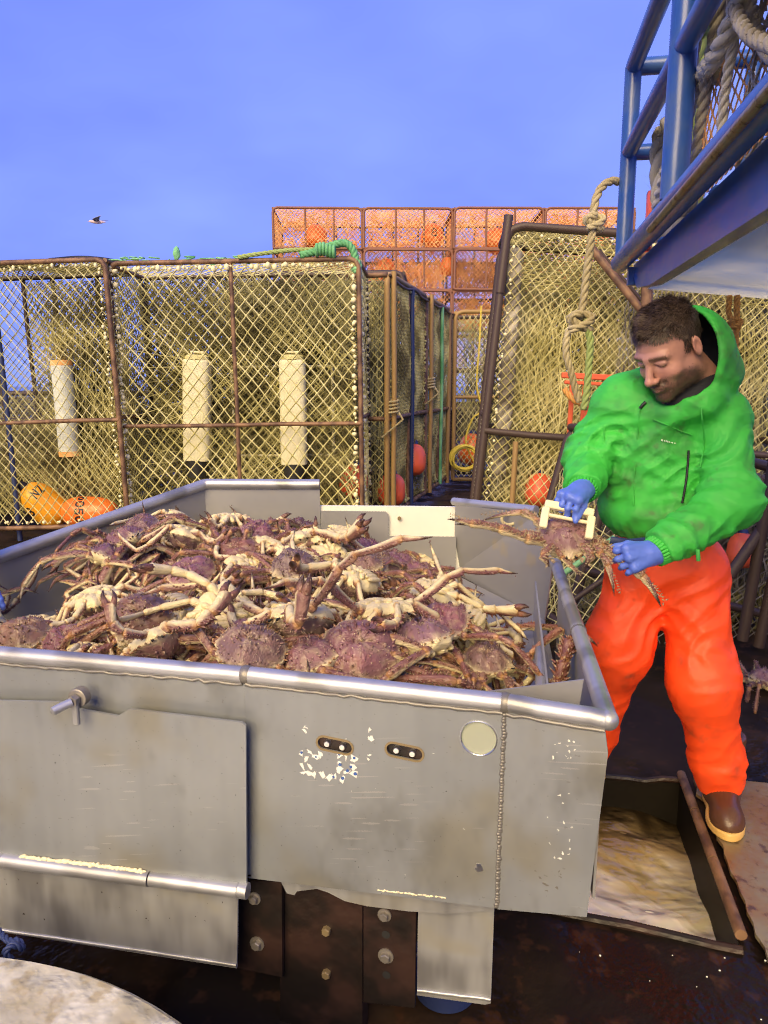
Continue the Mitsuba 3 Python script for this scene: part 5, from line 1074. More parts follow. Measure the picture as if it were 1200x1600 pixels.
# loose legs lying near the right corner
def loose_leg(label, p, az, els, seed, tone, lens=(.02, .03, .05, .125, .07), rads=(.012, .013, .014, .0125, .0085)):
    v, f, c = make_leg(p, az, els, lens, rads, np.random.default_rng(seed), tone); k = thing('loose_limb', label, 'crab leg'); scene[k] = mikit.ply(TM(v, f), 'crab_shell', smooth=True, color=c)
loose_leg('orange-jointed crab leg standing bent in the near right corner of the table', atz(806, 1078, .70), 35, [60, 66, 55, 20, -88], 1, REDB)
loose_leg('short thick brown crab leg stub resting on the divider strip in the near right corner', atz(868, 1084, .78), 60, [30, 40, 45, 40, 35], 2, REDB * .8, (.01, .02, .05, .06, .02), (.016, .018, .021, .019, .012))
loose_leg('long orange crab leg lying across the bare metal at the right side of the table', atz(770, 985, .72), -12, [5, 14, 6, -4, -30], 3, REDB * 1.3, (.03, .06, .05, .13, .07))
# the crab the man measures: its legs follow the photograph's
hc_ = at(886, 838, 2.06)
def chain_leg(pts, rads, tone, seed, up=V(0, -.35, .94)):
    g = np.random.default_rng(seed); vs, fs, cs, off = [], [], [], 0
    for k in range(len(pts) - 1):
        d = pts[k + 1] - pts[k]; L = np.linalg.norm(d); d = d / L; n = nrm(up - d * np.dot(up, d)); az = math.degrees(math.atan2(d[1], d[0])); el = math.degrees(math.asin(d[2]))
        last = k == len(pts) - 2; els, lens, rr = [el], [L], [rads[k]]
        v, f, c = make_leg(pts[k], az, els if last else [el, el - 20], lens if last else [L, .001], rr if last else [rads[k], .0002], g, tone)
        if not last:
            tn = tone * .9
        vs.append(v); fs.append(f + off); cs.append(c); off += len(v)
        if k >= 1 or not last:
            q = np.repeat(np.linspace(.15, .92, 9), 2); wv = np.where(np.arange(18) % 2 == 0, .75, -.75) + g.normal(0, .4, 18); b = np.cross(d, n); dn = np.cos(wv)[:, None] * n + np.sin(wv)[:, None] * b
            v1, f1, m1 = spikes(pts[k] + np.outer(q * L, d) + dn * rads[k] * .92, dn + .4 * d, rads[k] * g.uniform(.5, 1.1, 18), rads[k] * .25); vs.append(v1); fs.append(f1 + off); cs.append(np.tile(tone * 1.2 * .5 + CREAM * .4, (len(v1), 1))); off += len(v1)
    return np.vstack(vs), np.vstack(fs), np.clip(np.vstack(cs), 0, 1)
held = king_crab('purple king crab held up and measured by the man over the table', (hc_, 176, -34, 6), 901, .98, None, .2, PURPLE * 1.2, {}, False, False)
HT = PURPLE * .5 + REDB * .5
for pts, rr in ((((852, 842, 2.07), (815, 836, 2.08), (765, 822, 2.10), (712, 812, 2.12)), (.0155, .0135, .0105)), (((850, 848, 2.05), (822, 842, 2.02), (780, 826, 2.0), (735, 818, 1.98), (700, 806, 1.97)), (.016, .015, .0125, .008)),
                (((856, 836, 2.1), (838, 812, 2.12), (815, 800, 2.14), (748, 806, 2.18)), (.015, .0125, .009)), (((866, 856, 2.02), (878, 872, 1.99), (892, 884, 1.98), (908, 900, 1.97)), (.010, .0085, .006)),
                (((916, 846, 2.05), (942, 856, 2.0), (978, 880, 1.965), (1004, 900, 1.94), (1040, 944, 1.93)), (.0165, .0155, .0145, .0105)), (((918, 852, 2.03), (940, 866, 1.97), (950, 884, 1.94), (966, 930, 1.92)), (.0145, .012, .008)),
                (((920, 838, 2.1), (940, 846, 2.12), (962, 866, 2.11), (978, 890, 2.10)), (.014, .012, .009))):
    v, f, c = chain_leg([at(*p) for p in pts], rr, HT, 40 + pts[0][0]); put(held, 'leg', TM(v, f), 'crab_shell', True, color=c)
for sx in (-1, 1):
    b0, b1, b2 = at(886 + sx * 22, 852, 2.0), at(886 + sx * 38, 868, 1.97), at(886 + sx * 26, 884, 1.95)
    v, f, c = chain_leg([b0, b1, b2], (.013, .014), HT, 60 + sx); put(held, 'claw', TM(v, f), 'crab_shell', True, color=c)
# a crab on the deck behind him
king_crab('purple-brown king crab lying on the dark deck at the right edge', (atz(1196, 1062, .06), 100, 6, 4), 905, 1.0, None, .5, heap=False)
# ---------------------------------------------------------------- people
def noise3(p, f, seed=0): return (meshkit.noise(p * np.asarray(f) + seed * 5.7, seed) - .5).astype(np.float32)
def folds(p, n, seed): # ridged creases
    a = noise3(p, n, seed); return 1 - np.abs(a) * 2.6
def hand(side, wrist, d, back, curl, name, parent, thumb=30, spread=5, size=1.0, extra=0):
    """a gloved hand: palm and four fingers bent at their knuckles, thumb from the side of the palm. d: forearm->fingers, back: out of the back of the hand"""
    d = nrm(d); back = nrm(back - d * np.dot(back, d)); side_ = np.cross(d, back) * side     # towards the thumb
    S = size; pc = []
    k = lambda u, v, w: wrist + (d * u + side_ * v + back * w) * S
    palm = [(k(-.02, .0, 0), k(.012, .0, 0), .030, .031), (k(.005, .016, 0), k(.082, .030, .004), .020, .0165), (k(.005, -.014, 0), k(.076, -.026, .0), .0195, .0155), (k(.0, 0, 0), k(.084, .003, .005), .021, .0165)]
    fing = []
    for i, (v0, L, r) in enumerate(((.031, .072, .0100), (.0105, .080, .0104), (-.0105, .075, .0100), (-.030, .058, .0090))):
        p = k(.078 - .004 * abs(i - 1), v0, .004); a = math.radians(curl[i] if hasattr(curl, '__len__') else curl); th = a * .55; sp = math.radians((1.5 - i) * spread); ch = []
        for s, (f, turn) in enumerate(((.46, .55), (.31, .75), (.23, .55))):
            dd = d * math.cos(th) - back * math.sin(th); dd = nrm(dd + side_ * math.sin(sp)); q = p + dd * L * f * S; ch.append((p, q, r * S * (1 - .08 * s), r * S * (.96 - .10 * s))); p = q; th += a * turn
        fing.append(ch)
    t0 = k(.018, .024, -.006); ta = math.radians(thumb); dd = nrm(d * math.cos(ta) + side_ * math.sin(ta) - back * .35); t1 = t0 + dd * .042 * S; d2 = nrm(dd * .8 + d * .45 - back * .45 - side_ * .25); t2 = t1 + d2 * .033 * S; t3 = t2 + nrm(d2 - back * .3) * .024 * S
    fing.append([(t0, t1, .0145 * S, .0118 * S), (t1, t2, .0115 * S, .0105 * S), (t2, t3, .0104 * S, .0088 * S)])
    cuff = (k(-.075 - extra, 0, 0), k(-.015, 0, 0), .034 * S, .031 * S)
    allp = np.array([x for c in fing for seg in c for x in seg[:2]] + [cuff[0], cuff[1]]); lo, hi = allp.min(0) - .045, allp.max(0) + .045; h = .0027
    def f(p):
        D = capsule(p, *palm[0])
        for c in palm[1:]: D = smin(D, capsule(p, *c), .012)
        D = smin(D, capsule(p, *cuff), .02)
        for c in fing:
            F = capsule(p, *c[0])
            for s in c[1:]: F = smin(F, capsule(p, *s), .004)
            D = smin(D, F, .0045 if c is not fing[-1] else .012)
        return D + .0012 * folds(p, 70, 3)
    m = snet(f, grid(lo[0], hi[0], h), grid(lo[1], hi[1], h), grid(lo[2], hi[2], h))
    return put(parent, name, m, 'glove_blue', True)
HS = 1.03
def head_mesh(C, Fw, Up, res=.0030):
    """head, face and neck as an implicit surface. local: x to the person's left, y forward, z up, the origin between the ears"""
    Fw = nrm(Fw); Up = nrm(Up - Fw * np.dot(Up, Fw)); Lf = np.cross(Up, Fw)
    R = np.stack([Lf, Fw, Up], 1)
    def f(q):
        x, y, z = q[:, 0], q[:, 1], q[:, 2]; ax = np.abs(x); qm = np.stack([ax, y, z], 1)
        d = ellip(q, (0, -.012, .052), (.077, .098, .086))
        d = smin(d, ellip(q, (0, .038, -.012), (.062, .058, .085)), .030)
        d = smin(d, ellip(q, (0, .052, -.070), (.044, .044, .042)), .030)                    # jaw
        d = smin(d, ellip(q, (0, .088, -.094), (.022, .016, .016)), .022)                    # chin
        d = smin(d, ellip(qm, (.050, .010, -.062), (.016, .030, .030)), .030)                # jaw corners
        d = smin(d, ellip(qm, (.040, .066, -.022), (.022, .018, .018)), .022)                # cheekbones
        d = smin(d, capsule(qm, (.004, .094, .034), (.046, .078, .033), .0095, .009), .016)   # brow
        d = smax(d, -ellip(qm, (.032, .098, .013), (.0185, .017, .0125)), .012)               # sockets
        d = smin(d, ellip(qm, (.032, .0795, .013), (.0135, .0135, .0125)), .003)              # eyes with lowered lids
        d = smin(d, capsule(qm, (.020, .0905, .0185), (.044, .0845, .0165), .0042, .0040), .004)   # upper lid
        d = smin(d, capsule(q, (0, .094, .026), (0, .117, -.020), .0085, .0115), .010)        # nose
        d = smin(d, ellip(q, (0, .122, -.025), (.0115, .0115, .0105)), .009); d = smin(d, ellip(qm, (.0125, .109, -.029), (.0085, .0115, .0085)), .006)
        d = smin(d, ellip(q, (0, .096, -.055), (.027, .0135, .0125)), .012)
        d = smin(d, capsule(qm, (0, .1065, -.053), (.020, .097, -.056), .0052, .003), .004); d = smin(d, capsule(qm, (0, .1055, -.0645), (.017, .098, -.0625), .006, .003), .004)
        d = smax(d, -capsule(qm, (0, .1125, -.0585), (.023, .101, -.0588), .0020, .0014), .003)
        # ears
        e = ellip(qm, (.079, -.012, .004), (.0070, .017, .029)); e = smax(e, -ellip(qm, (.087, -.008, .006), (.0075, .010, .019)), .005); d = smin(d, e, .007)
        d = smin(d, capsule(q, (0, -.02, -.04), (0, -.075, -.20), .058, .066), .035)           # neck
        return d
    m = snet(f, grid(-.105, .105, res), grid(-.17, .148, res), grid(-.25, .15, res)); v = np.asarray(m.vertices); x, y, z = v.T; ax = np.abs(x)
    base = np.tile(V(.41, .215, .17), (len(v), 1)); n = meshkit.fbm(v * 60, 3)[:, None]; base = base * (.86 + .28 * n)
    red = np.exp(-(((ax - .04) / .025) ** 2 + ((y - .08) / .04) ** 2 + ((z + .022) / .022) ** 2)) + np.exp(-((x / .018) ** 2 + ((y - .12) / .02) ** 2 + ((z + .025) / .016) ** 2)) + np.exp(-(((ax - .08) / .012) ** 2 + (z / .04) ** 2)); base = base * (1 - red[:, None] * .25) + V(.52, .19, .15) * red[:, None] * .25
    lip = np.exp(-((ax / .020) ** 4 + ((z + .0585) / .0085) ** 2)) * (y > .092); base = base * (1 - lip[:, None] * .6) + V(.36, .13, .12) * lip[:, None] * .6
    brd = mss(-.020, -.046, z + .35 * np.clip(.05 - y, 0, .1)) * mss(-.165, -.13, z) * mss(-.02, .02, y) * (1 - lip * .8) * (1 - .75 * np.exp(-(((ax - .042) / .016) ** 2 + ((z + .045) / .016) ** 2)))
    brd = np.clip(brd * (.75 + .6 * meshkit.fbm(v * 420, 2)), 0, 1)[:, None] * .90; base = base * (1 - brd) + V(.062, .034, .022) * brd
    brow = np.exp(-(((z - .035 + .12 * np.clip(ax - .03, 0, 1)) / .0062) ** 2)) * (ax > .010) * (ax < .054) * (y > .06); bw = np.clip(brow * (.6 + .8 * meshkit.fbm(v * 500, 2)), 0, 1)[:, None] * .9; base = base * (1 - bw) + V(.045, .026, .017) * bw
    mo = np.exp(-((z + .043 - .10 * ax) / .0085) ** 2) * (ax < .034) * (y > .075) * np.clip(.7 + .6 * meshkit.fbm(v * 420, 2), 0, 1); mo = np.clip(mo, 0, 1)[:, None] * .85; base = base * (1 - mo) + V(.062, .034, .022) * mo
    lash = np.exp(-(((z - .0075) / .0020) ** 2)) * (np.abs(ax - .032) < .014) * (y > .082); base = base * (1 - lash[:, None] * .8) + V(.04, .025, .02) * lash[:, None] * .8
    g_ = np.random.default_rng(5); wt = np.clip(brd[:, 0] + mo[:, 0], 0, 1); nv = trimesh.Trimesh(v, m.faces, process=False).vertex_normals; k_ = np.flatnonzero(g_.random(len(v)) < wt * .55); k_ = np.r_[k_, k_[g_.random(len(k_)) < .6]]
    P = v[k_] + g_.normal(0, .0012, (len(k_), 3)); d_ = nrm(nv[k_] * .55 + V(0, .15, -.8) + g_.normal(0, .3, (len(k_), 3))); s_ = nrm(np.cross(d_, nv[k_])); L_ = g_.uniform(.003, .0075, (len(k_), 1)); B = np.stack([P - s_ * .00045, P + s_ * .00045, P + d_ * L_], 1).reshape(-1, 3)
    global BEARD; BEARD = (TM((B * HS) @ R.T + C, np.arange(len(B)).reshape(-1, 3)), np.repeat(g_.uniform(.5, 1.4, (len(k_), 1)) * V(.05, .028, .018), 3, 0))
    return TM((v * HS) @ R.T + C, m.faces), np.clip(base, 0, 1), R
def mss(a, b, x): t = np.clip((x - a) / (b - a), 0, 1); return t * t * (3 - 2 * t)
def hair_mesh(C, R, g, count=9000):
    """short thick hair: tapered blades growing from the scalp"""
    vs, fs, cs = [], [], []
    w = nrm(g.normal(size=(count * 5, 3))); p = w * V(.0790, .1000, .0880) + V(0, -.012, .052)
    hl = .062 + .010 * np.sin(p[:, 0] * 60) - .55 * np.clip(.06 - p[:, 1], 0, 1) * 0   # hairline in front, lower towards the nape
    ok = np.where(p[:, 1] > .045, p[:, 2] > .082 - .2 * np.abs(p[:, 0]), np.where(p[:, 1] > -.005, p[:, 2] > .082 - (.045 - p[:, 1]) * 1.55, p[:, 2] > -.035)) | ((p[:, 1] > .0) & (p[:, 1] < .024) & (p[:, 2] > -.022) & (np.abs(p[:, 0]) > .06))
    p = p[ok][:count]; N = nrm((p - V(0, -.012, .052)) / V(.079, .1, .088) ** 2); k = len(p)
    flow = V(0, .45, -.35) * np.ones((k, 1)); flow[:, 0] += p[:, 0] * 4 - .25; top = mss(.06, .12, p[:, 2])[:, None]; flow = flow * (1 - top) + (V(-.35, .75, .12) + .0) * top; flow[:, 2] -= (1 - top[:, 0]) * .7
    clump = np.stack([meshkit.noise(p * 55 + s, 3) - .5 for s in (0, 9, 17)], 1) * 1.5
    d = nrm(N * (.42 + .5 * top) + flow * .9 + clump + g.normal(0, .16, (k, 3))); L = (g.uniform(.009, .015, k) + .010 * top[:, 0])[:, None]
    side = nrm(np.cross(d, N + .01)); wd = g.uniform(.0005, .0009, (k, 1))
    d2 = nrm(d + flow * .5 - N * .3); m1 = p + d * L * .5; m2 = m1 + d2 * L * .5
    vs = np.stack([p - side * wd, p + side * wd, m1 - side * wd * .8, m1 + side * wd * .8, m2], 1).reshape(-1, 3); fs = (np.array([[0, 1, 3], [0, 3, 2], [2, 3, 4]])[None] + (np.arange(k) * 5)[:, None, None]).reshape(-1, 3)
    tone = g.uniform(.55, 1.4, (k, 1)) * V(.048, .031, .022); cs = np.repeat(tone[:, None], 5, 1); cs[:, 4] *= 1.8; cs[:, :2] *= .7
    # scalp cap under the blades
    cap = trimesh.creation.icosphere(subdivisions=4); cv = cap.vertices * V(.0785, .0995, .0875) + V(0, -.012, .052)
    y, z, ax = cv[:, 1], cv[:, 2], np.abs(cv[:, 0]); keep = np.where(y > .045, z > .084 - .2 * ax, np.where(y > -.005, z > .084 - (.045 - y) * 1.55, z > -.035)); ff = cap.faces[keep[cap.faces].all(1)]
    V_ = (np.vstack([vs, cv]) * HS) @ R.T + C; return TM(V_, np.vstack([fs, ff + len(vs)])), np.vstack([cs.reshape(-1, 3), np.tile(V(.035, .022, .015), (len(cv), 1))])
def make_person(J, label, seed, detail=True):
    t = thing('person', label, 'person'); g = np.random.default_rng(seed)
    # ---- head (the body: one continuous figure, mostly inside its clothes)
    hm, hc, R = head_mesh(J['head'], J['face'], J['up'], .0030 if detail else .006)
    scene[t] = mikit.ply(hm, 'skin', smooth=True, color=hc)
    put(t, 'beard', BEARD[0], 'hair_fibre', False, color=BEARD[1])
    m, c = hair_mesh(J['head'], R, g, 13000 if detail else 2500); put(t, 'hair', m, 'hair_fibre', False, color=c)
    # ---- jacket
    ch, pe, nk = J['chest'], J['waist'], J['neck']; rs, re, rw, ls, le, lw = (J[k] for k in ('rs', 're', 'rw', 'ls', 'le', 'lw')); fw = nrm(J['fwd']); lf = nrm(np.cross(UP, fw)); hem = J['hem']
    Rt = np.stack([lf, fw, UP], 1).astype(np.float32)
    sh = (rs + ls) / 2
    hood_c = J['head'] - R[:, 1] * .060 + R[:, 2] * -.060
    R32, lf32, fw32 = R.astype(np.float32), lf.astype(np.float32), fw.astype(np.float32)
    def crease(p, a, b, w, n, seed, amp):
        """a fan of sharp folds across the segment a-b"""
        ax = nrm(b - a).astype(np.float32); q = p - ((a + b) / 2).astype(np.float32); k = np.exp(-((q ** 2).sum(1)) / (w * w)); t = (q @ ax) * n + 2.2 * noise3(p, 8, seed) + (q @ lf32) * n * .35
        u = np.abs(((t % 1) * 2 - 1)); return amp * k * (np.clip(1 - u * 1.9, 0, 1) ** .8 * 1.1 - .35 - .45 * np.clip(u * 4 - 3, 0, 1))
    def jbase(p):
        d = ellip(p, ch, (.188, .135, .250), Rt); d = smin(d, ellip(p, pe, (.190, .150, .200), Rt), .09)
        d = smin(d, capsule(p, rs, ls, .080, .082), .06); d = smin(d, capsule(p, sh, nk, .095, .075), .05)
        z = p[:, 2]
        d = d + .020 * np.exp(-((z - hem - .004) / .022) ** 2) - .014 * np.exp(-((z - hem - .08) / .04) ** 2)
        for a, b, c in ((rs, re, rw), (ls, le, lw)):
            m = b * .97 + c * .03; e = smin(capsule(p, a, m, .083, .068), capsule(p, b, c, .073, .050), .06)
            e = e - .010 * np.exp(-((p - (b * .30 + c * .70)) ** 2).sum(1) / .006)
            k = .05 * np.exp(-((p - a) ** 2).sum(1) / .018) + .007; d = smin(d, e, k)
        pl_ = np.abs((p - ch) @ lf32 - .012); d = d - .0035 * np.exp(-(pl_ / .020) ** 4) * (((p - ch) @ fw32) > 0)
        o = ellip(p, hood_c, (.124, .136, .149), R32); o = smin(o, ellip(p, hood_c - R[:, 2] * .10 - R[:, 1] * .02, (.112, .108, .070), R32), .05)
        shl = np.abs(o + .006) - .006; loc_ = (p - J['head']) @ R32
        cut = (loc_[:, 1] - (-.058 - .55 * (loc_[:, 2] + .02))) * .80; shl = smax(shl, cut, .012)
        shl = smax(shl, (loc_[:, 2] - (.060 - .50 * (loc_[:, 1] + .1))) * .9, .012)
        d = smin(d, ellip(p, J['head'] - R[:, 2] * .165 - R[:, 1] * .005, (.112, .114, .074), R32), .035)
        d = smax(d, -ellip(p, J['head'] - R[:, 2] * .045 - R[:, 1] * .022, (.116, .122, .140), R32), .012); d = smin(d, shl, .016)
        d = smax(d, -ellip(p, J['head'] + R[:, 1] * .035 - R[:, 2] * .020, (.098, .118, .124), R32), .012)
        return d
    def jdisp(p):
        z = p[:, 2]; q = p @ lf32; f = 0
        f = f - .0030 * folds(p, (7, 7, 3.0), seed + 6) - .0012 * folds(p + .03 * noise3(p, 9, seed + 3)[:, None], (17, 17, 9), seed + 8)
        f = f - .0055 * np.clip((ch[2] + .05 - z) * 3, 0, 1) * folds(p, (13, 13, 2.6), seed + 5)
        kh = np.exp(-((z - hem) / .05) ** 2); f = f - .0035 * kh * np.sin(q * 150 + (p @ fw32) * 90)
        for a, b, c, s in ((rs, re, rw, 20), (ls, le, lw, 30)):
            ax = nrm(c - a); f = f - crease(p, b - ax * .09, b + ax * .09, .15, 15, seed + s, .0105) - crease(p, c + (b - c) * .45, c, .10, 22, seed + s + 1, .0095) - crease(p, a + (b - a) * .25, a + (b - a) * .6, .13, 11, seed + s + 2, .0105)
        f = f - crease(p, ch + lf * .13 + UP * .10 + fw * .1, ch + lf * .03 - UP * .02 + fw * .1, .13, 13, seed + 41, .0105) - crease(p, ch - lf * .14 + UP * .06 + fw * .1, ch - lf * .10 - UP * .12 + fw * .1, .13, 12, seed + 42, .0105)
        return f
    def jfinal(p, d):
        d = smax(d, hem - p[:, 2], .008)
        for c, e in ((rw, re), (lw, le)):
            a = nrm(c - e).astype(np.float32); s = (p - c) @ a; near = np.linalg.norm(p - c, axis=1) < .16; d = np.where(near, smax(d, s - .012, .006), d)
        return d
    def jacket(p):
        d = jbase(p); m = np.abs(d) < .045
        if m.any(): d[m] += jdisp(p[m])
        return jfinal(p, d)
    allj = np.array([rs, re, rw, ls, le, lw, ch, pe, J['head']]); lo, hi = allj.min(0) - .17, allj.max(0) + .19; lo[2] = hem - .03; h = .0052 if detail else .014
    m = snet(jacket, grid(lo[0], hi[0], h), grid(lo[1], hi[1], h), grid(lo[2], hi[2], h)); jk = put(t, 'jacket', m, 'jacket_green', True)
    lining = blob((0, 0, 0), (.1105, .1220, .1355), 4); lv = np.asarray(lining.vertices); keep = (lv[:, 1] < .018 - .55 * lv[:, 2]) & (lv[:, 2] < .097 - .50 * lv[:, 1]); lf_ = lining.faces[keep[lining.faces].all(1)]
    put(jk, 'hood_lining', TM(lv @ R.T + hood_c, lf_), 'lining_black', True)
    cb = blob((0, 0, 0), (.096, .102, .060), 3); put(jk, 'collar_lining', TM(np.asarray(cb.vertices) @ R.T + J['head'] - R[:, 1] * .006 - R[:, 2] * .158, cb.faces), 'lining_black', True)
    # elastic cuffs
    for c, e, nm in ((rw, re, 'cuff'), (lw, le, 'cuff')):
        a = nrm(c - e); u = nrm(np.cross(a, UP)); w = np.cross(a, u); ms = []
        for k in range(26):
            an = k / 26 * 6.283; r0 = .040; q = u * math.cos(an) + w * math.sin(an); ms.append(tube([c - a * .018 + q * .047, c + a * .004 + q * r0 * 1.06, c + a * .030 + q * r0 * .98], [.0050, .0062, .0050], 6))
        ms.append(tube([c - a * .02, c + a * .026], [.044, .038], 24)); put(jk, nm, cat(ms), 'jacket_green', True)
    ray_hit = lambda o, d: None
    tm = trimesh.Trimesh(m.vertices, m.faces, process=False)
    def surf(px, py, off=.002):
        """the jacket's front surface under a pixel of the photograph, searched on the field itself"""
        r = nrm(ray(px, py)); s = np.linspace(1.4, 3.2, 900); q = EYE + np.outer(s, r); dd = jacket(q.astype(np.float32)); k = np.argmax(dd < .004) if (dd < .004).any() else 450; return q[k] - r * off
    if detail:
        put(jk, 'zip', tube([surf(x, y) for x, y in ((1076, 704), (1075, 722), (1073, 745), (1070, 765), (1066, 786))], .0038, 6), 'zip_black', True, label='black zip of the chest pocket'); put(jk, 'zip', tube([surf(x, y) for x, y in ((1009, 628), (1004, 633), (1000, 638))], .005, 6), 'zip_black', True)
        for line in (((1020, 655), (1040, 663), (1060, 672), (1082, 680)), ((944, 668), (943, 690), (941, 715)), ((1000, 640), (996, 680), (992, 730), (990, 790)), ((1098, 600), (1096, 640), (1100, 690), (1094, 730))):
            put(jk, 'seam', tube(curve([surf(x, y, .0) for x, y in line], 14), .0022, 5), 'jacket_green', True)
        rr = np.random.default_rng(3); ms = []
        for k in range(9):
            p0 = surf(1033 + k * 2.6, 689 + k * .55); hh = .005 if k < 6 else .003; ms.append(rod(p0, p0 + V(rr.normal(0, .001), 0, hh), .0009, 5)); 
            if k % 2 == 0: ms.append(rod(p0 + V(0, 0, hh * rr.random()), p0 + V(.0045, 0, hh * rr.random()), .0008, 5))
        put(jk, 'chest_lettering', cat(ms), 'thread_white', label='small worn white lettering on the left breast', kind='stuff')
        put(t, 'belt', tube([surf(955, 846, -.0) + V(0, .01, 0), surf(985, 850, 0) + V(0, .01, 0), surf(1012, 848, 0) + V(0, .012, 0)], .014, 8, flat=.5), 'dark_blue', True)
        put(jk, 'toggle', rod(surf(1088, 846) + V(0, -.012, -.02), surf(1088, 846) + V(.004, -.014, -.052), .006, 8), 'jacket_green', True)
    # ---- trousers
    rh, rk, ra, lh, lk, la = (J[k] for k in ('rh', 'rk', 'ra', 'lh', 'lk', 'la'))
    cr = ((rh + lh) / 2).astype(np.float32)
    def tbase(p):
        d = 9.0
        for a, b, c in ((rh, rk, ra), (lh, lk, la)):
            e = smin(capsule(p, a, b, .112, .095), capsule(p, b, c, .095, .080), .10); ax = nrm(c - b).astype(np.float32); q = (p - c) @ ax
            e = e - .012 * np.exp(-((q + .10) / .05) ** 2); e = smax(e, q - .005, .008); d = e if np.isscalar(d) else smin(d, e, .022)
        return smin(d, ellip(p, (rh + lh) / 2 + V(0, .01, .05), (.178, .138, .155), Rt), .06)
    def tdisp(p):
        f = -.0022 * folds(p, (6, 6, 1.8), seed + 51) - .0012 * folds(p + .04 * noise3(p, 6, seed + 52)[:, None], (13, 13, 6), seed + 53)
        f = f - crease(p, cr + V(-.10, -.1, -.02), cr + V(.06, -.1, -.20), .20, 9, seed + 54, .0085) - crease(p, cr + V(.14, -.1, .0), cr + V(.0, -.1, -.18), .16, 9, seed + 58, .0060)
        for b, c, s in ((rk, ra, 60), (lk, la, 66)):
            f = f - crease(p, b + V(.06, 0, .10), b + V(-.05, 0, -.10), .15, 8, seed + s, .0045) - crease(p, c + V(.04, 0, .17), c + V(-.03, 0, .02), .11, 13, seed + s + 1, .0085) - crease(p, (b + c) / 2 + V(-.06, 0, .1), (b + c) / 2 + V(.05, 0, -.1), .15, 7, seed + s + 2, .0065)
        return f
    def trousers(p):
        d = tbase(p); m = np.abs(d) < .045
        if m.any(): d[m] += tdisp(p[m])
        return d
    allj = np.array([rh, rk, ra, lh, lk, la]); lo, hi = allj.min(0) - .19, allj.max(0) + .19; hi[2] = (rh + lh)[2] / 2 + .20; lo[2] = min(ra[2], la[2]) - .03; h = .0070 if detail else .016
    m = snet(trousers, grid(lo[0], hi[0], h), grid(lo[1], hi[1], h), grid(lo[2], hi[2], h)); put(t, 'trousers', m, 'trousers_orange', True)
    # ---- boots
    for a, toe in ((ra, J['rtoe']), (la, J['ltoe'])):
        fwd = nrm((toe - a) * V(1, 1, 0)); rt = np.cross(fwd, UP); z0 = J['ground'](toe); Rb = np.stack([rt, fwd, UP], 1).astype(np.float32); hl = V(a[0], a[1], z0)
        def boot(p):
            q = (p - hl) @ Rb; d = capsule(q, (0, -.01, .075), (0, -.015, .28), .062, .070); d = smin(d, ellip(q, (0, -.02, .05), (.048, .065, .055)), .03); d = smin(d, capsule(q, (0, .04, .062), (0, .145, .047), .052, .048), .04); d = smin(d, ellip(q, (0, .150, .040), (.052, .062, .042)), .02); return smax(smax(d, .020 - q[:, 2], .004), q[:, 2] - .27, .006)
        def sole(p):
            q = (p - hl) @ Rb; d = smin(ellip(q * np.array([1, 1, 0], np.float32), (0, .115, 0), (.060, .104, .05)), ellip(q * np.array([1, 1, 0], np.float32), (0, -.03, 0), (.052, .062, .05)), .06); return smax(smax(d, q[:, 2] - .030, .005), .001 - q[:, 2], .003)
        lo, hi = hl + V(-.26, -.26, -.01), hl + V(.26, .26, .30); h = .006
        k = put(t, 'boot', snet(boot, grid(lo[0], hi[0], h), grid(lo[1], hi[1], h), grid(lo[2], hi[2], h)), 'boot_brown', True); hi[2] = hl[2] + .05; h = .005
        put(k, 'sole', snet(sole, grid(lo[0], hi[0], h), grid(lo[1], hi[1], h), grid(lo[2] , hi[2], h)), 'sole_tan', True, label='tan rubber sole')
    return t
man = dict(head=at(1048, 548, 2.12), face=V(-.78, -.48, -.66), up=V(-.20, -.10, 1), fwd=V(-.36, -.93, 0),
           chest=at(1030, 690, 2.27), waist=at(1040, 800, 2.29), neck=at(1062, 615, 2.22), rs=at(972, 632, 2.28), re=at(922, 712, 2.30), rw=at(912, 760, 2.15), ls=at(1124, 655, 2.18), le=at(1146, 784, 2.07), lw=at(1034, 856, 1.99),
           hem=at(1040, 850, 2.15)[2] - .005, rh=at(1000, 900, 2.38), rk=at(965, 1010, 2.34), ra=at(918, 1170, 2.52), lh=at(1082, 905, 2.33), lk=at(1098, 1065, 2.24), la=at(1127, 1222, 2.30), rtoe=at(918, 1170, 2.52) + V(-.25, -.2, 0), ltoe=at(1127, 1222, 2.30) + V(-.06, -.2, 0),
           ground=lambda p: .036 if p[0] > .95 else .002)
M_ = make_person(man, 'man in a green hooded jacket and orange waterproof trousers measuring a crab beside the table', 7)
# hands: the right closes on the gauge, the left on a leg of the crab
hand(-1, at(906, 768, 2.10), at(878, 784, 2.0) - at(906, 768, 2.10), V(-.20, -.62, .76), (95, 100, 105, 110), 'glove', M_, 25, 3, .98)
hand(1, at(1020, 864, 1.975), at(968, 878, 1.93) - at(1020, 864, 1.975), V(.10, -.90, .45), (88, 98, 104, 100), 'glove', M_, 30, 3, 1.02)
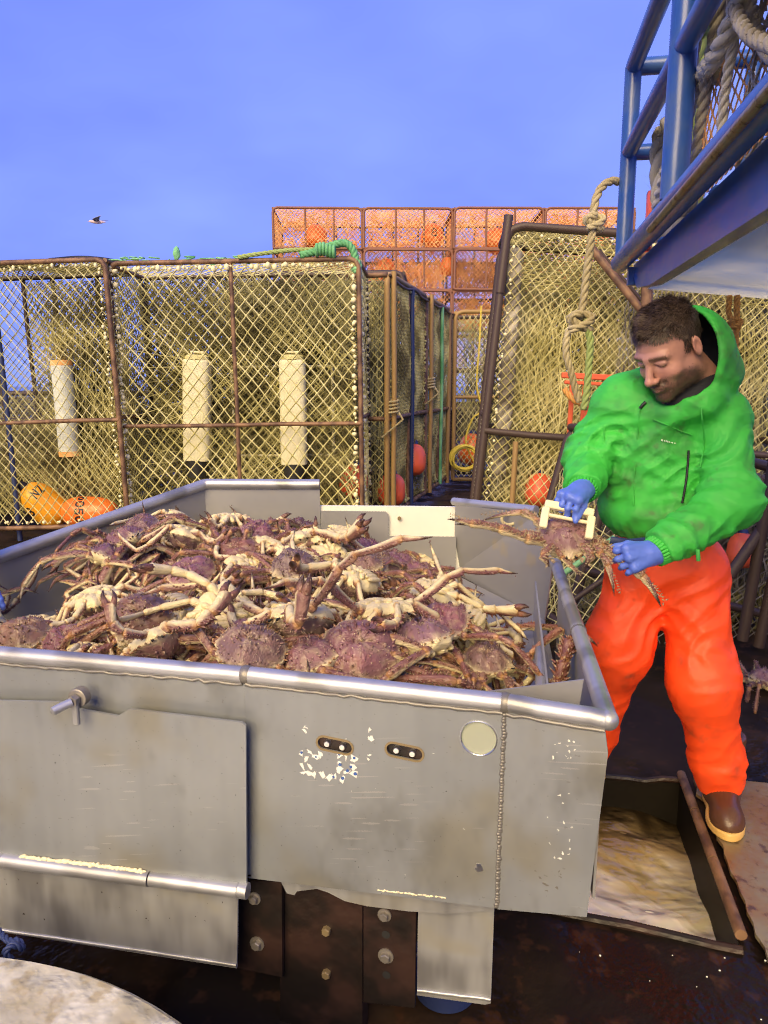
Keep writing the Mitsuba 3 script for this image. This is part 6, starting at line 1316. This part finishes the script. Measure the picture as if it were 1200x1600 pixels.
# the crab gauge
ga = thing('crab_gauge', 'cream plastic crab measuring gauge held in the man\'s right glove', 'measuring gauge')
gl, gr, gbl, gbr = at(846, 783, 2.06), at(918, 797, 2.04), at(848, 822, 2.02), at(922, 835, 2.0)
gx = nrm(gr - gl); gz = nrm(gl - gbl); gy = nrm(np.cross(gz, gx)); gz = np.cross(gx, gy); W_ = np.linalg.norm(gr - gl); H_ = np.linalg.norm(gl - gbl)
gf = frame(gbl, gx, gz, np.cross(gx, gz)); gth = .019
for nm, (x0, y0, x1, y1) in (('top_bar', (-.004, H_ - .020, W_ + .004, H_ + .004)), ('cross_bar', (.008, H_ * .42, W_ - .008, H_ * .42 + .010)), ('prong', (-.010, -.006, .012, H_ - .019)), ('prong', (W_ - .012, -.012, W_ + .010, H_ - .019))):
    put(ga, nm, cbox(((x0 + x1) / 2, (y0 + y1) / 2, 0), (x1 - x0, y1 - y0, gth if nm != 'cross_bar' else .012), .003, gf), 'gauge_plastic')
# ---- the second worker, only a glove and a cuff reach into the picture at the left edge
gw = at(-28, 925, 2.02); b0 = V(gw[0] - .62, 2.30, 0)
p2 = dict(head=b0 + V(.02, -.12, 1.66), face=V(.75, -.55, -.40), up=V(.1, -.1, 1), fwd=V(.8, -.6, 0), chest=b0 + V(0, -.03, 1.32), waist=b0 + V(0, 0, 1.06), neck=b0 + V(0, -.05, 1.50),
          rs=b0 + V(-.10, -.20, 1.44), re=b0 + V(.08, -.34, 1.22), rw=b0 + V(.26, -.30, 1.04), ls=b0 + V(.10, .16, 1.44), le=b0 + V(.30, .02, 1.20), lw=gw + nrm(b0 + V(.30, .02, 1.20) - gw) * .10, hem=.90,
          rh=b0 + V(-.06, -.09, .86), rk=b0 + V(-.05, -.12, .48), ra=b0 + V(-.08, -.10, .12), lh=b0 + V(.05, .09, .86), lk=b0 + V(.08, .11, .48), la=b0 + V(.05, .16, .12), rtoe=b0 + V(.1, -.22, 0), ltoe=b0 + V(.23, .03, 0), ground=lambda p: .002)
W2 = make_person(p2, 'second worker outside the left edge, only a blue glove and green cuff reaching in', 19, False)
hand(1, p2['lw'] + nrm(gw - p2['le']) * .035, gw - p2['le'], V(.3, -.4, .9), (40, 45, 50, 50), 'glove', W2, 30, 6, 1.1)
hand(-1, p2['rw'] + nrm(p2['rw'] - p2['re']) * .035, p2['rw'] - p2['re'], V(.2, -.4, .9), (40, 45, 50, 50), 'glove', W2, 30, 6, 1.1)
